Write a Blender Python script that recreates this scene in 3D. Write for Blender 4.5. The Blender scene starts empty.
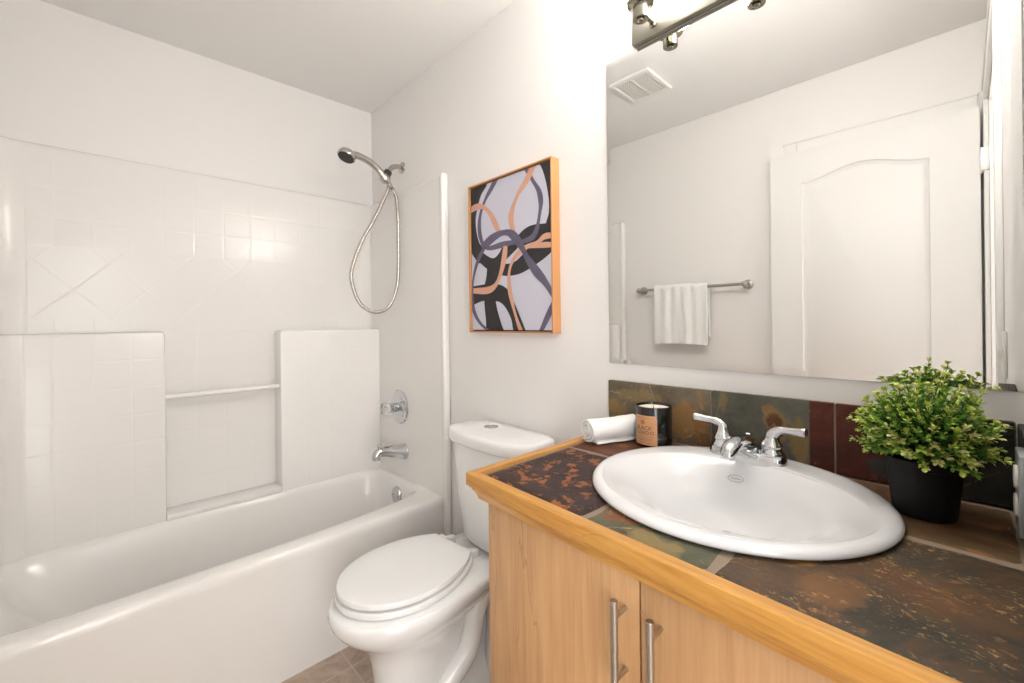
import bpy, bmesh, math, random
from mathutils import Vector, Matrix, noise
PI = math.pi
S = bpy.context.scene
COL = S.collection

# ------------------------------------------------------------------ camera
cam_d = bpy.data.cameras.new('camera')
cam = bpy.data.objects.new('camera', cam_d); COL.objects.link(cam)
Rv = Vector((0.68995, 0.72376, -0.01192)); Uv = Vector((0.00822, 0.00863, 0.99993)); Fv = Vector((-0.72381, 0.69000, 0.0))
M = Matrix((Rv, Uv, -Fv)).transposed().to_4x4()
M.translation = Vector((2.35432, -1.13995, 1.22853))
cam.matrix_world = M
cam_d.sensor_width = 36; cam_d.sensor_fit = 'HORIZONTAL'
cam_d.lens = 431.044 / 1024 * 36
cam_d.shift_y = -(341.5 - 321.675) / 1024
cam_d.clip_start = 0.01
S.camera = cam

# ------------------------------------------------------------------ light
S.view_settings.view_transform = 'Standard'
S.view_settings.look = 'None'
S.view_settings.gamma = 1
S.view_settings.use_curve_mapping = False
S.view_settings.exposure = 0.18
LAMP = 33.0          # emission of the frosted shades
W = bpy.data.worlds.new('world'); S.world = W; W.use_nodes = True
W.node_tree.nodes['Background'].inputs[0].default_value = (0.93, 0.96, 1.0, 1)
W.node_tree.nodes['Background'].inputs[1].default_value = 1.0

def area(name, loc, target, sx, sy, power, color):
    d = bpy.data.lights.new(name, 'AREA'); d.shape = 'RECTANGLE'; d.size = sx; d.size_y = sy
    d.energy = power; d.color = color
    o = bpy.data.objects.new(name, d); COL.objects.link(o); o.location = loc
    o.rotation_euler = (Vector(target) - Vector(loc)).to_track_quat('-Z', 'Y').to_euler()
    return o
# unseen fill light added in the hall, brightens the room through the open door
area('hall_fill', (3.60, -1.32, 1.25), (2.0, -1.17, 1.25), 2.4, 2.1, 77, (0.985, 0.995, 1.0))

# ------------------------------------------------------------------ helpers
def lin(c):
    c /= 255.0
    return c / 12.92 if c <= 0.04045 else ((c + 0.055) / 1.055) ** 2.4
def rgb(r, g, b): return (lin(r), lin(g), lin(b), 1)

class NT:
    def __init__(s, m): s.t = m.node_tree; s.n = s.t.nodes; s.l = s.t.links
    def new(s, typ, **kw):
        x = s.n.new(typ)
        for k, v in kw.items():
            if k.startswith('_'): x.inputs[k[1:].replace('_', ' ')].default_value = v
            else: setattr(x, k, v)
        return x
    def link(s, a, b): s.l.new(a, b)
    def math(s, op, a, b=None, c=None):
        x = s.n.new('ShaderNodeMath'); x.operation = op
        for i, v in enumerate((a, b, c)):
            if v is None: continue
            if isinstance(v, (int, float)): x.inputs[i].default_value = v
            else: s.link(v, x.inputs[i])
        return x.outputs[0]
    def ramp(s, fac, stops):
        x = s.n.new('ShaderNodeValToRGB'); e = x.color_ramp.elements
        while len(e) < len(stops): e.new(0.5)
        for i, (p, c) in enumerate(stops): e[i].position = p; e[i].color = c
        s.link(fac, x.inputs[0]); return x.outputs[0]
    def mix(s, fac, a, b):
        x = s.n.new('ShaderNodeMix'); x.data_type = 'RGBA'
        for i, v in ((0, fac), (6, a), (7, b)):
            if isinstance(v, (int, float, tuple)): x.inputs[i].default_value = v
            else: s.link(v, x.inputs[i])
        return x.outputs[2]
    def coord(s, scale=(1, 1, 1), loc=(0, 0, 0), rot=(0, 0, 0)):
        tc = s.n.new('ShaderNodeTexCoord'); mp = s.n.new('ShaderNodeMapping')
        mp.inputs['Scale'].default_value = scale; mp.inputs['Location'].default_value = loc; mp.inputs['Rotation'].default_value = rot
        s.link(tc.outputs['Object'], mp.inputs[0]); return mp.outputs[0]
    def noise(s, vec, scale, detail=4, rough=0.5, dist=0.0):
        x = s.n.new('ShaderNodeTexNoise'); x.inputs['Scale'].default_value = scale
        x.inputs['Detail'].default_value = detail; x.inputs['Roughness'].default_value = rough; x.inputs['Distortion'].default_value = dist
        s.link(vec, x.inputs['Vector']); return x.outputs[0]

def mat(name, color=(0.8, 0.8, 0.8, 1), rough=0.5, metal=0.0, coat=0.0, spec=0.5, bump=None, trans=0.0, emit=None, sss=0.0, ior=1.5):
    m = bpy.data.materials.new(name); m.use_nodes = True
    b = m.node_tree.nodes['Principled BSDF']
    b.inputs['Base Color'].default_value = color; b.inputs['Roughness'].default_value = rough
    b.inputs['Metallic'].default_value = metal; b.inputs['Coat Weight'].default_value = coat
    b.inputs['Coat Roughness'].default_value = 0.05
    b.inputs['Specular IOR Level'].default_value = spec; b.inputs['Transmission Weight'].default_value = trans
    b.inputs['IOR'].default_value = ior
    if emit: b.inputs['Emission Color'].default_value = emit[0]; b.inputs['Emission Strength'].default_value = emit[1]
    if bump:
        n = NT(m); sc, st, dist = bump
        h = n.noise(n.coord(), sc, 5, 0.6)
        bp = n.new('ShaderNodeBump'); bp.inputs['Strength'].default_value = st; bp.inputs['Distance'].default_value = dist
        n.link(h, bp.inputs['Height']); n.link(bp.outputs[0], b.inputs['Normal'])
    return m
def bsdf(m): return m.node_tree.nodes['Principled BSDF']

def mobj(name, bm, mats, parent=None, smooth=40, loc=None):
    """links a bmesh as ONE mesh object (world-space vertices unless loc gives the object's origin)"""
    bmesh.ops.remove_doubles(bm, verts=bm.verts, dist=1e-6)
    bmesh.ops.recalc_face_normals(bm, faces=bm.faces)
    if loc is not None: bmesh.ops.translate(bm, verts=bm.verts, vec=-Vector(loc))
    if smooth:
        for f in bm.faces: f.smooth = True
        a = math.radians(smooth)
        for e in bm.edges:
            if len(e.link_faces) == 2: e.smooth = e.calc_face_angle(0) < a
            else: e.smooth = False
    me = bpy.data.meshes.new(name); bm.to_mesh(me); bm.free()
    for m in (mats if isinstance(mats, (list, tuple)) else [mats]): me.materials.append(m)
    o = bpy.data.objects.new(name, me); COL.objects.link(o)
    if loc is not None: o.location = loc
    if parent is not None:
        o.parent = parent
        w, q = Vector((0, 0, 0)), parent
        while q is not None: w = w + q.location; q = q.parent
        o.location = (Vector(loc) if loc is not None else Vector((0, 0, 0))) - w
    return o
def skew(bm):
    """the counter is a little deeper at its right end"""
    for v in bm.verts: v.co.y *= (0.566 + 0.057 * (v.co.x - 1.6)) / 0.59
    return bm
def skew_cab(bm):
    for v in bm.verts: v.co.y *= (0.528 + 0.054 * (v.co.x - 1.63)) / 0.548
    return bm
def tag(o, label, cat, group=None):
    o['label'] = label; o['category'] = cat
    if group: o['group'] = group
    return o
def thing(name, loc, label, cat):
    o = bpy.data.objects.new(name, None); COL.objects.link(o); o.location = loc
    o.empty_display_size = 0.05
    return tag(o, label, cat)
def structure(o): o['kind'] = 'structure'; return o

def box(bm, x0, x1, y0, y1, z0, z1, bev=0.0, seg=2, mi=0):
    r = bmesh.ops.create_cube(bm, size=1); vs = r['verts']
    for v in vs:
        v.co = Vector(((x0 + x1) / 2 + v.co.x * (x1 - x0), (y0 + y1) / 2 + v.co.y * (y1 - y0), (z0 + z1) / 2 + v.co.z * (z1 - z0)))
    fs = list({f for v in vs for f in v.link_faces})
    for f in fs: f.material_index = mi
    if bev:
        es = list({e for v in vs for e in v.link_edges})
        rr = bmesh.ops.bevel(bm, geom=es, offset=bev, segments=seg, profile=0.5, affect='EDGES')
        for f in rr['faces']: f.material_index = mi
    return vs
def loft(bm, rings, cap0=True, cap1=True, closed=True, mi=0):
    vr = [[bm.verts.new(p) for p in r] for r in rings]
    n = len(rings[0])
    for a, b in zip(vr[:-1], vr[1:]):
        for i in range(n if closed else n - 1):
            j = (i + 1) % n
            try: bm.faces.new((a[i], a[j], b[j], b[i])).material_index = mi
            except ValueError: pass
    if cap0: bm.faces.new(vr[0][::-1]).material_index = mi
    if cap1: bm.faces.new(vr[-1]).material_index = mi
    return vr
def lathe(bm, prof, c=(0, 0, 0), axis=(0, 0, 1), n=32, mi=0, cap0=True, cap1=True):
    """prof = [(r, h)...] turned about an axis through c"""
    ax = Vector(axis).normalized(); q = Vector((0, 0, 1)).rotation_difference(ax); c = Vector(c)
    rings = []
    for r, h in prof:
        r = max(r, 1e-4)
        rings.append([c + q @ Vector((r * math.cos(2 * PI * i / n), r * math.sin(2 * PI * i / n), h)) for i in range(n)])
    return loft(bm, rings, cap0, cap1, mi=mi)
def smoothpath(pts, k=8):
    P = [Vector(p) for p in pts]; out = []
    for i in range(len(P) - 1):
        p0 = P[i - 1] if i else P[0] * 2 - P[1]; p1 = P[i]; p2 = P[i + 1]
        p3 = P[i + 2] if i + 2 < len(P) else P[-1] * 2 - P[-2]
        for j in range(k):
            t = j / k
            out.append(0.5 * ((2 * p1) + (p2 - p0) * t + (2 * p0 - 5 * p1 + 4 * p2 - p3) * t * t + (3 * p1 - p0 - 3 * p2 + p3) * t ** 3))
    out.append(P[-1]); return out
def tube(bm, pts, r, n=16, mi=0, caps=True, squash=None):
    P = [Vector(p) for p in pts]; rr = r if isinstance(r, (list, tuple)) else [r] * len(P)
    T = []
    for i in range(len(P)):
        a = P[max(i - 1, 0)]; b = P[min(i + 1, len(P) - 1)]; T.append((b - a).normalized())
    nrm = T[0].orthogonal().normalized(); rings = []
    if squash: nrm = (Vector(squash[0]) - T[0] * Vector(squash[0]).dot(T[0])).normalized()
    for i in range(len(P)):
        if i: nrm = (T[i - 1].rotation_difference(T[i]) @ nrm); nrm = (nrm - T[i] * nrm.dot(T[i])).normalized()
        bn = T[i].cross(nrm); k = squash[1] if squash else 1
        rings.append([P[i] + (nrm * math.cos(2 * PI * j / n) * k + bn * math.sin(2 * PI * j / n)) * rr[i] for j in range(n)])
    return loft(bm, rings, caps, caps, mi=mi)
def resample(rad, m):
    out = []
    for i in range(m):
        t = i / (m - 1) * (len(rad) - 1); k = min(int(t), len(rad) - 2); f = t - k
        out.append(rad[k] * (1 - f) + rad[k + 1] * f)
    return out
def plate_with_hole(bm, outer, inner, z, mi=0):
    vo = [bm.verts.new((x, y, z)) for x, y in outer]; vi = [bm.verts.new((x, y, z)) for x, y in inner]
    es = [bm.edges.new((vo[i], vo[(i + 1) % len(vo)])) for i in range(len(vo))] + [bm.edges.new((vi[i], vi[(i + 1) % len(vi)])) for i in range(len(vi))]
    r = bmesh.ops.triangle_fill(bm, edges=es, use_beauty=True)
    for g in r['geom']:
        if isinstance(g, bmesh.types.BMFace): g.material_index = mi
    return vo, vi
def sup(cx, cy, a, b, n, t):
    c, s = math.cos(t), math.sin(t)
    return cx + a * math.copysign(abs(c) ** (2 / n), c), cy + b * math.copysign(abs(s) ** (2 / n), s)

# ------------------------------------------------------------------ materials
m_wall = mat('wall_paint', rgb(242, 239, 236), 0.6, bump=(220, 0.12, 0.002))
m_ceil = mat('ceiling_paint', rgb(246, 244, 241), 0.75, bump=(160, 0.12, 0.002))
m_trim = mat('trim_paint', rgb(240, 238, 235), 0.35)
m_door = mat('door_paint', rgb(234, 232, 229), 0.5)
m_tub = mat('tub_gelcoat', rgb(242, 239, 235), 0.18, coat=0.3)
m_porc = mat('white_porcelain', rgb(243, 243, 242), 0.1, coat=0.5)
m_seat = mat('seat_plastic', rgb(242, 242, 241), 0.22)
m_sink = mat('sink_porcelain', rgb(226, 226, 227), 0.17, coat=0.25)
m_chrome = mat('chrome', (0.62, 0.63, 0.65, 1), 0.06, 1.0)
m_nickel = mat('brushed_nickel', rgb(186, 182, 174), 0.28, 1.0)
m_steel = mat('shower_nickel', rgb(190, 184, 178), 0.22, 1.0)
m_dark = mat('dark_rubber', rgb(52, 54, 50), 0.5)
m_mirror = mat('mirror_silver', (0.85, 0.855, 0.85, 1), 0.0, 1.0)
m_medge = mat('mirror_edge', rgb(150, 150, 146), 0.3, 0.6)
m_black = mat('black_pot', rgb(14, 13, 14), 0.6, spec=0.25)
m_jar = mat('black_glass_jar', rgb(14, 14, 16), 0.14, coat=0.4)
m_wax = mat('candle_wax', rgb(240, 230, 212), 0.5)
m_label = mat('kraft_label', rgb(205, 152, 108), 0.6, bump=(700, 0.2, 0.0004))
m_ink = mat('label_ink', rgb(58, 38, 26), 0.7)
m_terry = mat('white_terry', rgb(248, 247, 245), 0.95, bump=(900, 0.5, 0.002))
m_frame = mat('oak_frame', rgb(204, 146, 94), 0.45)
m_gap = mat('frame_shadow_gap', rgb(26, 17, 12), 0.8)
m_glow = mat('lit_opal_shade', rgb(255, 250, 240), 0.3, emit=((1.0, 0.982, 0.96, 1), LAMP))
m_hinge = mat('white_hinge', rgb(238, 238, 236), 0.3, 0.2)
m_plast = mat('switch_plastic', rgb(236, 233, 226), 0.35)
m_acry = mat('clear_acrylic', (0.95, 0.95, 0.95, 1), 0.05, trans=0.85, ior=1.49)
m_gold = mat('logo_grey', rgb(140, 136, 130), 0.5)

def surround_material():
    m = mat('embossed_gelcoat', rgb(242, 239, 235), 0.21, spec=0.42); n = NT(m)
    tc = n.new('ShaderNodeTexCoord'); sp = n.new('ShaderNodeSeparateXYZ'); n.link(tc.outputs['Object'], sp.inputs[0])
    y, z, x = sp.outputs[1], sp.outputs[2], sp.outputs[0]
    def line(v, per, off, wd):
        d = n.math('PINGPONG', n.math('ADD', v, off + per * 40), per / 2)
        mr = n.new('ShaderNodeMapRange'); mr.interpolation_type = 'SMOOTHSTEP'
        mr.inputs['From Min'].default_value = 0.0; mr.inputs['From Max'].default_value = wd
        n.link(d, mr.inputs['Value']); return mr.outputs[0]
    grid = n.math('MULTIPLY', line(y, 0.107, 0.090, 0.006), line(z, 0.107, 1.20 * 0 - 1.205 + 0.107 * 20, 0.006))
    s = n.math('ADD', y, z); d = n.math('SUBTRACT', y, z)
    dia = n.math('MULTIPLY', line(s, 0.214, 0.06, 0.008), line(d, 0.214, 0.02, 0.008))
    inband = n.math('MULTIPLY', n.math('GREATER_THAN', z, 1.255), n.math('LESS_THAN', z, 1.525))
    top = n.math('LESS_THAN', z, 1.845)
    h = n.math('ADD', n.math('MULTIPLY', dia, inband), n.math('MULTIPLY', grid, n.math('SUBTRACT', 1.0, inband)))
    h = n.math('ADD', n.math('MULTIPLY', h, top), n.math('SUBTRACT', 1.0, top))
    onleft = n.math('LESS_THAN', x, 0.17)          # the pattern is pressed into the long wall only
    onl2 = n.math('MULTIPLY', n.math('MULTIPLY', onleft, n.math('LESS_THAN', y, -0.05)), n.math('GREATER_THAN', y, -1.336))
    h = n.math('ADD', n.math('MULTIPLY', h, onl2), n.math('SUBTRACT', 1.0, onl2))
    edge = n.new('ShaderNodeMapRange'); edge.interpolation_type = 'SMOOTHSTEP'; edge.inputs['From Min'].default_value = 0.0; edge.inputs['From Max'].default_value = 0.007
    n.link(n.math('ABSOLUTE', n.math('ADD', y, 1.336)), edge.inputs['Value'])
    h = n.math('MINIMUM', h, n.math('ADD', n.math('MULTIPLY', edge.outputs[0], 1.6), -0.6))
    wob = n.noise(tc.outputs['Object'], 7, 2)
    h2 = n.math('ADD', h, n.math('MULTIPLY', wob, 0.9))
    bp = n.new('ShaderNodeBump'); bp.inputs['Strength'].default_value = 0.18; bp.inputs['Distance'].default_value = 0.003
    n.link(h2, bp.inputs['Height']); n.link(bp.outputs[0], bsdf(m).inputs['Normal'])
    return m
m_surr = surround_material()

def wood(name, c0, c1, c2, axis, rough=0.4, seed=0.0, knots=0.5):
    m = mat(name, c1, rough, coat=0.15); n = NT(m)
    sc = [14, 14, 14]; sc[axis] = 0.9
    v = n.coord(tuple(sc), (seed, seed * 1.7, seed * 0.6))
    a = n.noise(v, 3.2, 6, 0.6, 0.6)
    sc2 = [120, 120, 120]; sc2[axis] = 3.0
    b = n.noise(n.coord(tuple(sc2), (seed, 0, 0)), 2.0, 3, 0.5)
    f = n.math('ADD', n.math('MULTIPLY', a, 0.72), n.math('MULTIPLY', b, 0.28))
    col = n.ramp(f, [(0.34, c0), (0.5, c1), (0.66, c2)])
    # long dark cathedral veins
    sc3 = [5, 5, 5]; sc3[axis] = 0.7
    w = n.noise(n.coord(tuple(sc3), (seed + 3, 1, 2)), 1.6, 4, 0.5, 0.4)
    vein = n.math('LESS_THAN', n.math('ABSOLUTE', n.math('SUBTRACT', w, 0.56)), 0.0035)
    dark = tuple(x * 0.62 for x in c0[:3]) + (1,)
    col = n.mix(n.math('MULTIPLY', vein, knots), col, dark)
    n.link(col, bsdf(m).inputs['Base Color'])
    bp = n.new('ShaderNodeBump'); bp.inputs['Strength'].default_value = 0.06; bp.inputs['Distance'].default_value = 0.001
    n.link(b, bp.inputs['Height']); n.link(bp.outputs[0], bsdf(m).inputs['Normal'])
    return m
m_maple = wood('maple_veneer', rgb(186, 140, 96), rgb(199, 154, 107), rgb(207, 165, 119), 2, 0.42, 1.3)
m_maple2 = wood('maple_veneer_right', rgb(184, 138, 95), rgb(197, 152, 106), rgb(206, 164, 119), 2, 0.42, 7.9)
m_honx = wood('honey_edging_long', rgb(170, 112, 46), rgb(193, 139, 65), rgb(204, 153, 79), 0, 0.35, 2.2, 0.25)
m_hony = wood('honey_edging_short', rgb(170, 112, 46), rgb(193, 139, 65), rgb(204, 153, 79), 1, 0.35, 4.2, 0.25)

def slate(name, stops, spot, spot_scale, spot_amt, seed, rough=0.55, vein=None, stretch=(1, 1, 1), fleck=0.62, fleck_c=None, stains=()):
    """cleft slate: cloudy ground, rusty spots, pale mineral flecks, and stains with their own outline"""
    m = mat(name, stops[1][1], rough, spec=0.22); n = NT(m)
    v = n.coord(stretch, (seed, seed * 0.7, seed * 1.3))
    a = n.noise(v, 9, 12, 0.74, 0.6)
    col = n.ramp(a, stops)
    b = n.noise(v, spot_scale, 4, 0.6, 0.5)
    mr = n.new('ShaderNodeMapRange'); mr.inputs['From Min'].default_value = spot_amt; mr.inputs['From Max'].default_value = spot_amt + 0.05
    n.link(b, mr.inputs['Value'])
    col = n.mix(n.math('MULTIPLY', mr.outputs[0], 0.9), col, spot)
    pos = n.coord(); sp = n.new('ShaderNodeSeparateXYZ'); n.link(pos, sp.inputs[0])
    wob = n.noise(pos, 26, 4, 0.6); wob2 = n.noise(pos, 60, 4, 0.7)
    for (ax_, sx, sy, rx, ry, c, k) in stains:
        dx = n.math('DIVIDE', n.math('SUBTRACT', sp.outputs[0], sx), rx); dy = n.math('DIVIDE', n.math('SUBTRACT', sp.outputs[ax_], sy), ry)
        d = n.math('ADD', n.math('SQRT', n.math('ADD', n.math('MULTIPLY', dx, dx), n.math('MULTIPLY', dy, dy))), n.math('MULTIPLY', n.math('SUBTRACT', wob, 0.5), 2.6))
        q = n.new('ShaderNodeMapRange'); q.inputs['From Min'].default_value = 1.15; q.inputs['From Max'].default_value = 0.75; n.link(d, q.inputs['Value'])
        col = n.mix(n.math('MULTIPLY', q.outputs[0], n.math('ADD', k * 0.6, n.math('MULTIPLY', wob2, k * 0.8))), col, c)
    g = n.noise(v, 120, 4, 0.7)
    fc = fleck_c or tuple(min(1, c * 1.5) for c in spot[:3]) + (1,)
    q = n.new('ShaderNodeMapRange'); q.inputs['From Min'].default_value = fleck; q.inputs['From Max'].default_value = fleck + 0.06; n.link(g, q.inputs['Value'])
    patch = n.noise(v, 11, 3, 0.6)
    q2 = n.new('ShaderNodeMapRange'); q2.inputs['From Min'].default_value = 0.46; q2.inputs['From Max'].default_value = 0.6; n.link(patch, q2.inputs['Value'])
    col = n.mix(n.math('MULTIPLY', n.math('MULTIPLY', q.outputs[0], q2.outputs[0]), 0.8), col, fc)
    if vein:
        w = n.noise(n.coord((1, 1, 1), (seed + 5, 2, seed)), 5, 3, 0.5, 0.6)
        k = n.math('LESS_THAN', n.math('ABSOLUTE', n.math('SUBTRACT', w, 0.5)), 0.0035)
        k = n.math('MULTIPLY', k, n.math('GREATER_THAN', wob, 0.5))
        col = n.mix(n.math('MULTIPLY', k, 0.55), col, vein)
    n.link(col, bsdf(m).inputs['Base Color'])
    hs = n.math('ADD', a, n.math('MULTIPLY', g, 0.25))
    bp = n.new('ShaderNodeBump'); bp.inputs['Strength'].default_value = 0.6; bp.inputs['Distance'].default_value = 0.005
    n.link(hs, bp.inputs['Height']); n.link(bp.outputs[0], bsdf(m).inputs['Normal'])
    return m
OCH = rgb(168, 118, 58); CRM = rgb(186, 168, 128)
sl_purple = slate('slate_plum', [(0.3, rgb(38, 29, 29)), (0.5, rgb(54, 41, 40)), (0.72, rgb(76, 58, 51))], rgb(146, 88, 50), 38, 0.555, 1.0, fleck_c=rgb(170, 120, 84))
sl_green = slate('slate_moss', [(0.3, rgb(56, 56, 46)), (0.5, rgb(84, 84, 68)), (0.72, rgb(112, 106, 82))], rgb(126, 82, 52), 12, 0.60, 3.3, vein=rgb(186, 170, 130), fleck=0.56, fleck_c=CRM, stains=((1, 1.95, -0.50, 0.035, 0.03, rgb(124, 80, 54), 0.9), (1, 2.02, -0.545, 0.05, 0.025, rgb(150, 128, 80), 0.6)))
sl_brown = slate('slate_umber', [(0.28, rgb(40, 38, 34)), (0.45, rgb(66, 60, 50)), (0.58, rgb(92, 68, 48)), (0.74, rgb(84, 82, 70))], rgb(140, 98, 56), 22, 0.61, 6.1, stretch=(1, 1.5, 1), fleck=0.57, fleck_c=rgb(196, 158, 104),
                 stains=((1, 2.245, -0.49, 0.03, 0.05, rgb(138, 96, 58), 0.45), (1, 2.19, -0.44, 0.025, 0.02, OCH, 0.6), (1, 2.33, -0.42, 0.06, 0.05, rgb(112, 70, 42), 0.3)))
sl_red = slate('slate_rust', [(0.3, rgb(66, 36, 27)), (0.5, rgb(96, 56, 41)), (0.72, rgb(112, 76, 58))], rgb(134, 88, 56), 14, 0.6, 8.4)
sl_tan = slate('slate_bronze', [(0.3, rgb(64, 50, 37)), (0.5, rgb(104, 76, 52)), (0.72, rgb(96, 92, 66))], rgb(140, 98, 58), 10, 0.6, 2.4, stretch=(1, 2.5, 1))
sb_olive = slate('splash_olive', [(0.3, rgb(78, 70, 58)), (0.5, rgb(106, 96, 79)), (0.72, rgb(130, 115, 90))], rgb(140, 112, 68), 6, 0.60, 4.6, vein=rgb(160, 150, 124), fleck=0.6,
                 stains=((2, 1.845, 0.965, 0.055, 0.055, rgb(152, 112, 62), 0.75), (2, 1.885, 0.93, 0.03, 0.05, rgb(132, 92, 54), 0.6), (2, 1.70, 1.01, 0.09, 0.018, rgb(140, 118, 78), 0.6)))
sb_sage = slate('splash_sage', [(0.3, rgb(68, 66, 57)), (0.5, rgb(92, 91, 81)), (0.72, rgb(112, 108, 92))], rgb(112, 96, 66), 9, 0.66, 9.3, vein=rgb(164, 134, 84), fleck=0.63,
                stains=((2, 2.040, 1.018, 0.016, 0.016, rgb(146, 110, 64), 0.8), (2, 2.052, 0.985, 0.026, 0.030, rgb(146, 116, 74), 0.8), (2, 2.052, 0.984, 0.017, 0.021, rgb(92, 58, 38), 1.0), (2, 1.935, 1.02, 0.010, 0.035, rgb(138, 112, 70), 0.6), (2, 2.098, 0.95, 0.014, 0.05, rgb(146, 114, 68), 0.65)))
sb_maroon = slate('splash_maroon', [(0.3, rgb(54, 25, 19)), (0.5, rgb(82, 40, 30)), (0.72, rgb(100, 60, 46))], rgb(112, 64, 40), 16, 0.64, 5.5, fleck_c=rgb(150, 126, 110), stains=((2, 2.27, 0.93, 0.06, 0.03, rgb(62, 60, 56), 0.95),))
sb_dark = slate('splash_charcoal', [(0.3, rgb(38, 38, 36)), (0.5, rgb(54, 54, 50)), (0.72, rgb(74, 64, 54))], rgb(110, 76, 48), 8, 0.66, 7.7, vein=rgb(130, 104, 66))
m_grout = mat('grout', rgb(138, 122, 104), 0.85, bump=(300, 0.4, 0.002))

def floor_material():
    m = mat('floor_tile', rgb(170, 152, 136), 0.45); n = NT(m)
    v = n.coord((1, 1, 1))
    a = n.noise(v, 9, 7, 0.65, 0.8)
    col = n.ramp(a, [(0.3, rgb(164, 140, 122)), (0.48, rgb(194, 172, 154)), (0.66, rgb(208, 196, 182))])
    sp = n.new('ShaderNodeSeparateXYZ'); n.link(v, sp.inputs[0])
    gx = n.math('PINGPONG', n.math('ADD', sp.outputs[0], 0.305 * 20 - 0.83), 0.1525)
    gy = n.math('PINGPONG', n.math('ADD', sp.outputs[1], 0.305 * 20 + 0.50), 0.1525)
    g = n.math('LESS_THAN', n.math('MINIMUM', gx, gy), 0.0025)
    col = n.mix(g, col, rgb(204, 192, 178))
    n.link(col, bsdf(m).inputs['Base Color'])
    bp = n.new('ShaderNodeBump'); bp.inputs['Strength'].default_value = 0.3; bp.inputs['Distance'].default_value = 0.003
    n.link(n.math('SUBTRACT', a, n.math('MULTIPLY', g, 0.6)), bp.inputs['Height']); n.link(bp.outputs[0], bsdf(m).inputs['Normal'])
    return m
m_floor = floor_material()

# ------------------------------------------------------------------ room shell
XW, YO, H = 2.428, -1.49, 2.44           # right wall face, opposite wall face, ceiling
DY0, DY1, DH = -1.395, -0.645, 2.085     # doorway in the right wall
def shell(name, boxes, m):
    bm = bmesh.new()
    for b in boxes: box(bm, *b)
    return structure(mobj(name, bm, m, smooth=0))
shell('floor', [(-0.12, 3.75, -2.6, 0.12, -0.05, 0.0)], m_floor)
shell('ceiling', [(-0.12, 3.75, -2.6, 0.12, H, H + 0.05)], m_ceil)
shell('wall_left', [(-0.12, 0, YO - 0.12, 0.12, 0, H)], m_wall)
shell('wall_back', [(0, 3.75, 0, 0.12, 0, H)], m_wall)
shell('wall_front', [(0, XW + 0.115, YO - 0.12, YO, 0, H)], m_wall)
shell('wall_right', [(XW, XW + 0.115, DY1, 0, 0, H), (XW, XW + 0.115, YO, DY0, 0, H), (XW, XW + 0.115, DY0, DY1, DH, H)], m_wall)
# the far wall of the hall past the door
shell('wall_hall', [(3.63, 3.75, -2.6, 0.0, 0, H)], m_wall)

def casing_material(): return m_trim
bm = bmesh.new()   # bathroom-side door casing and jamb lining
cx0, cx1 = XW - 0.015, XW
box(bm, cx0, cx1, DY1, DY1 + 0.05, 0, DH + 0.055, 0.003)
box(bm, cx0, cx1, DY0 - 0.05, DY0, 0, DH + 0.055, 0.003)
box(bm, cx0, cx1, DY0, DY1, DH, DH + 0.055, 0.003)
box(bm, cx0 - 0.004, cx1, DY0 - 0.05, DY1 + 0.05, DH + 0.047, DH + 0.058, 0.002)
box(bm, XW, XW + 0.115, DY1 - 0.014, DY1, 0, DH - 0.001)
box(bm, XW, XW + 0.115, DY0, DY0 + 0.014, 0, DH - 0.001)
box(bm, XW, XW + 0.115, DY0 + 0.014, DY1 - 0.014, DH - 0.015, DH - 0.001)
structure(mobj('trim_1', bm, m_trim, smooth=0))
bm = bmesh.new()   # casing on the opposite wall, behind the open door
for a in ((1.707, 1.765, 0.0, 2.145), (1.765, 2.40, 2.088, 2.145)):
    box(bm, a[0], a[1], YO, YO + 0.012, a[2], a[3], 0.003)
box(bm, 1.703, 2.404, YO, YO + 0.017, 2.133, 2.147, 0.004)
structure(mobj('trim_2', bm, m_trim, smooth=0))
bm = bmesh.new(); box(bm, 0.765, 1.63, -0.012, 0, 0, 0.085, 0.004)
structure(mobj('baseboard_back', bm, m_trim, smooth=0))
bm = bmesh.new(); box(bm, 0.765, 1.70, YO, YO + 0.012, 0, 0.085, 0.004)
structure(mobj('baseboard_front', bm, m_trim, smooth=0))

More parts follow.
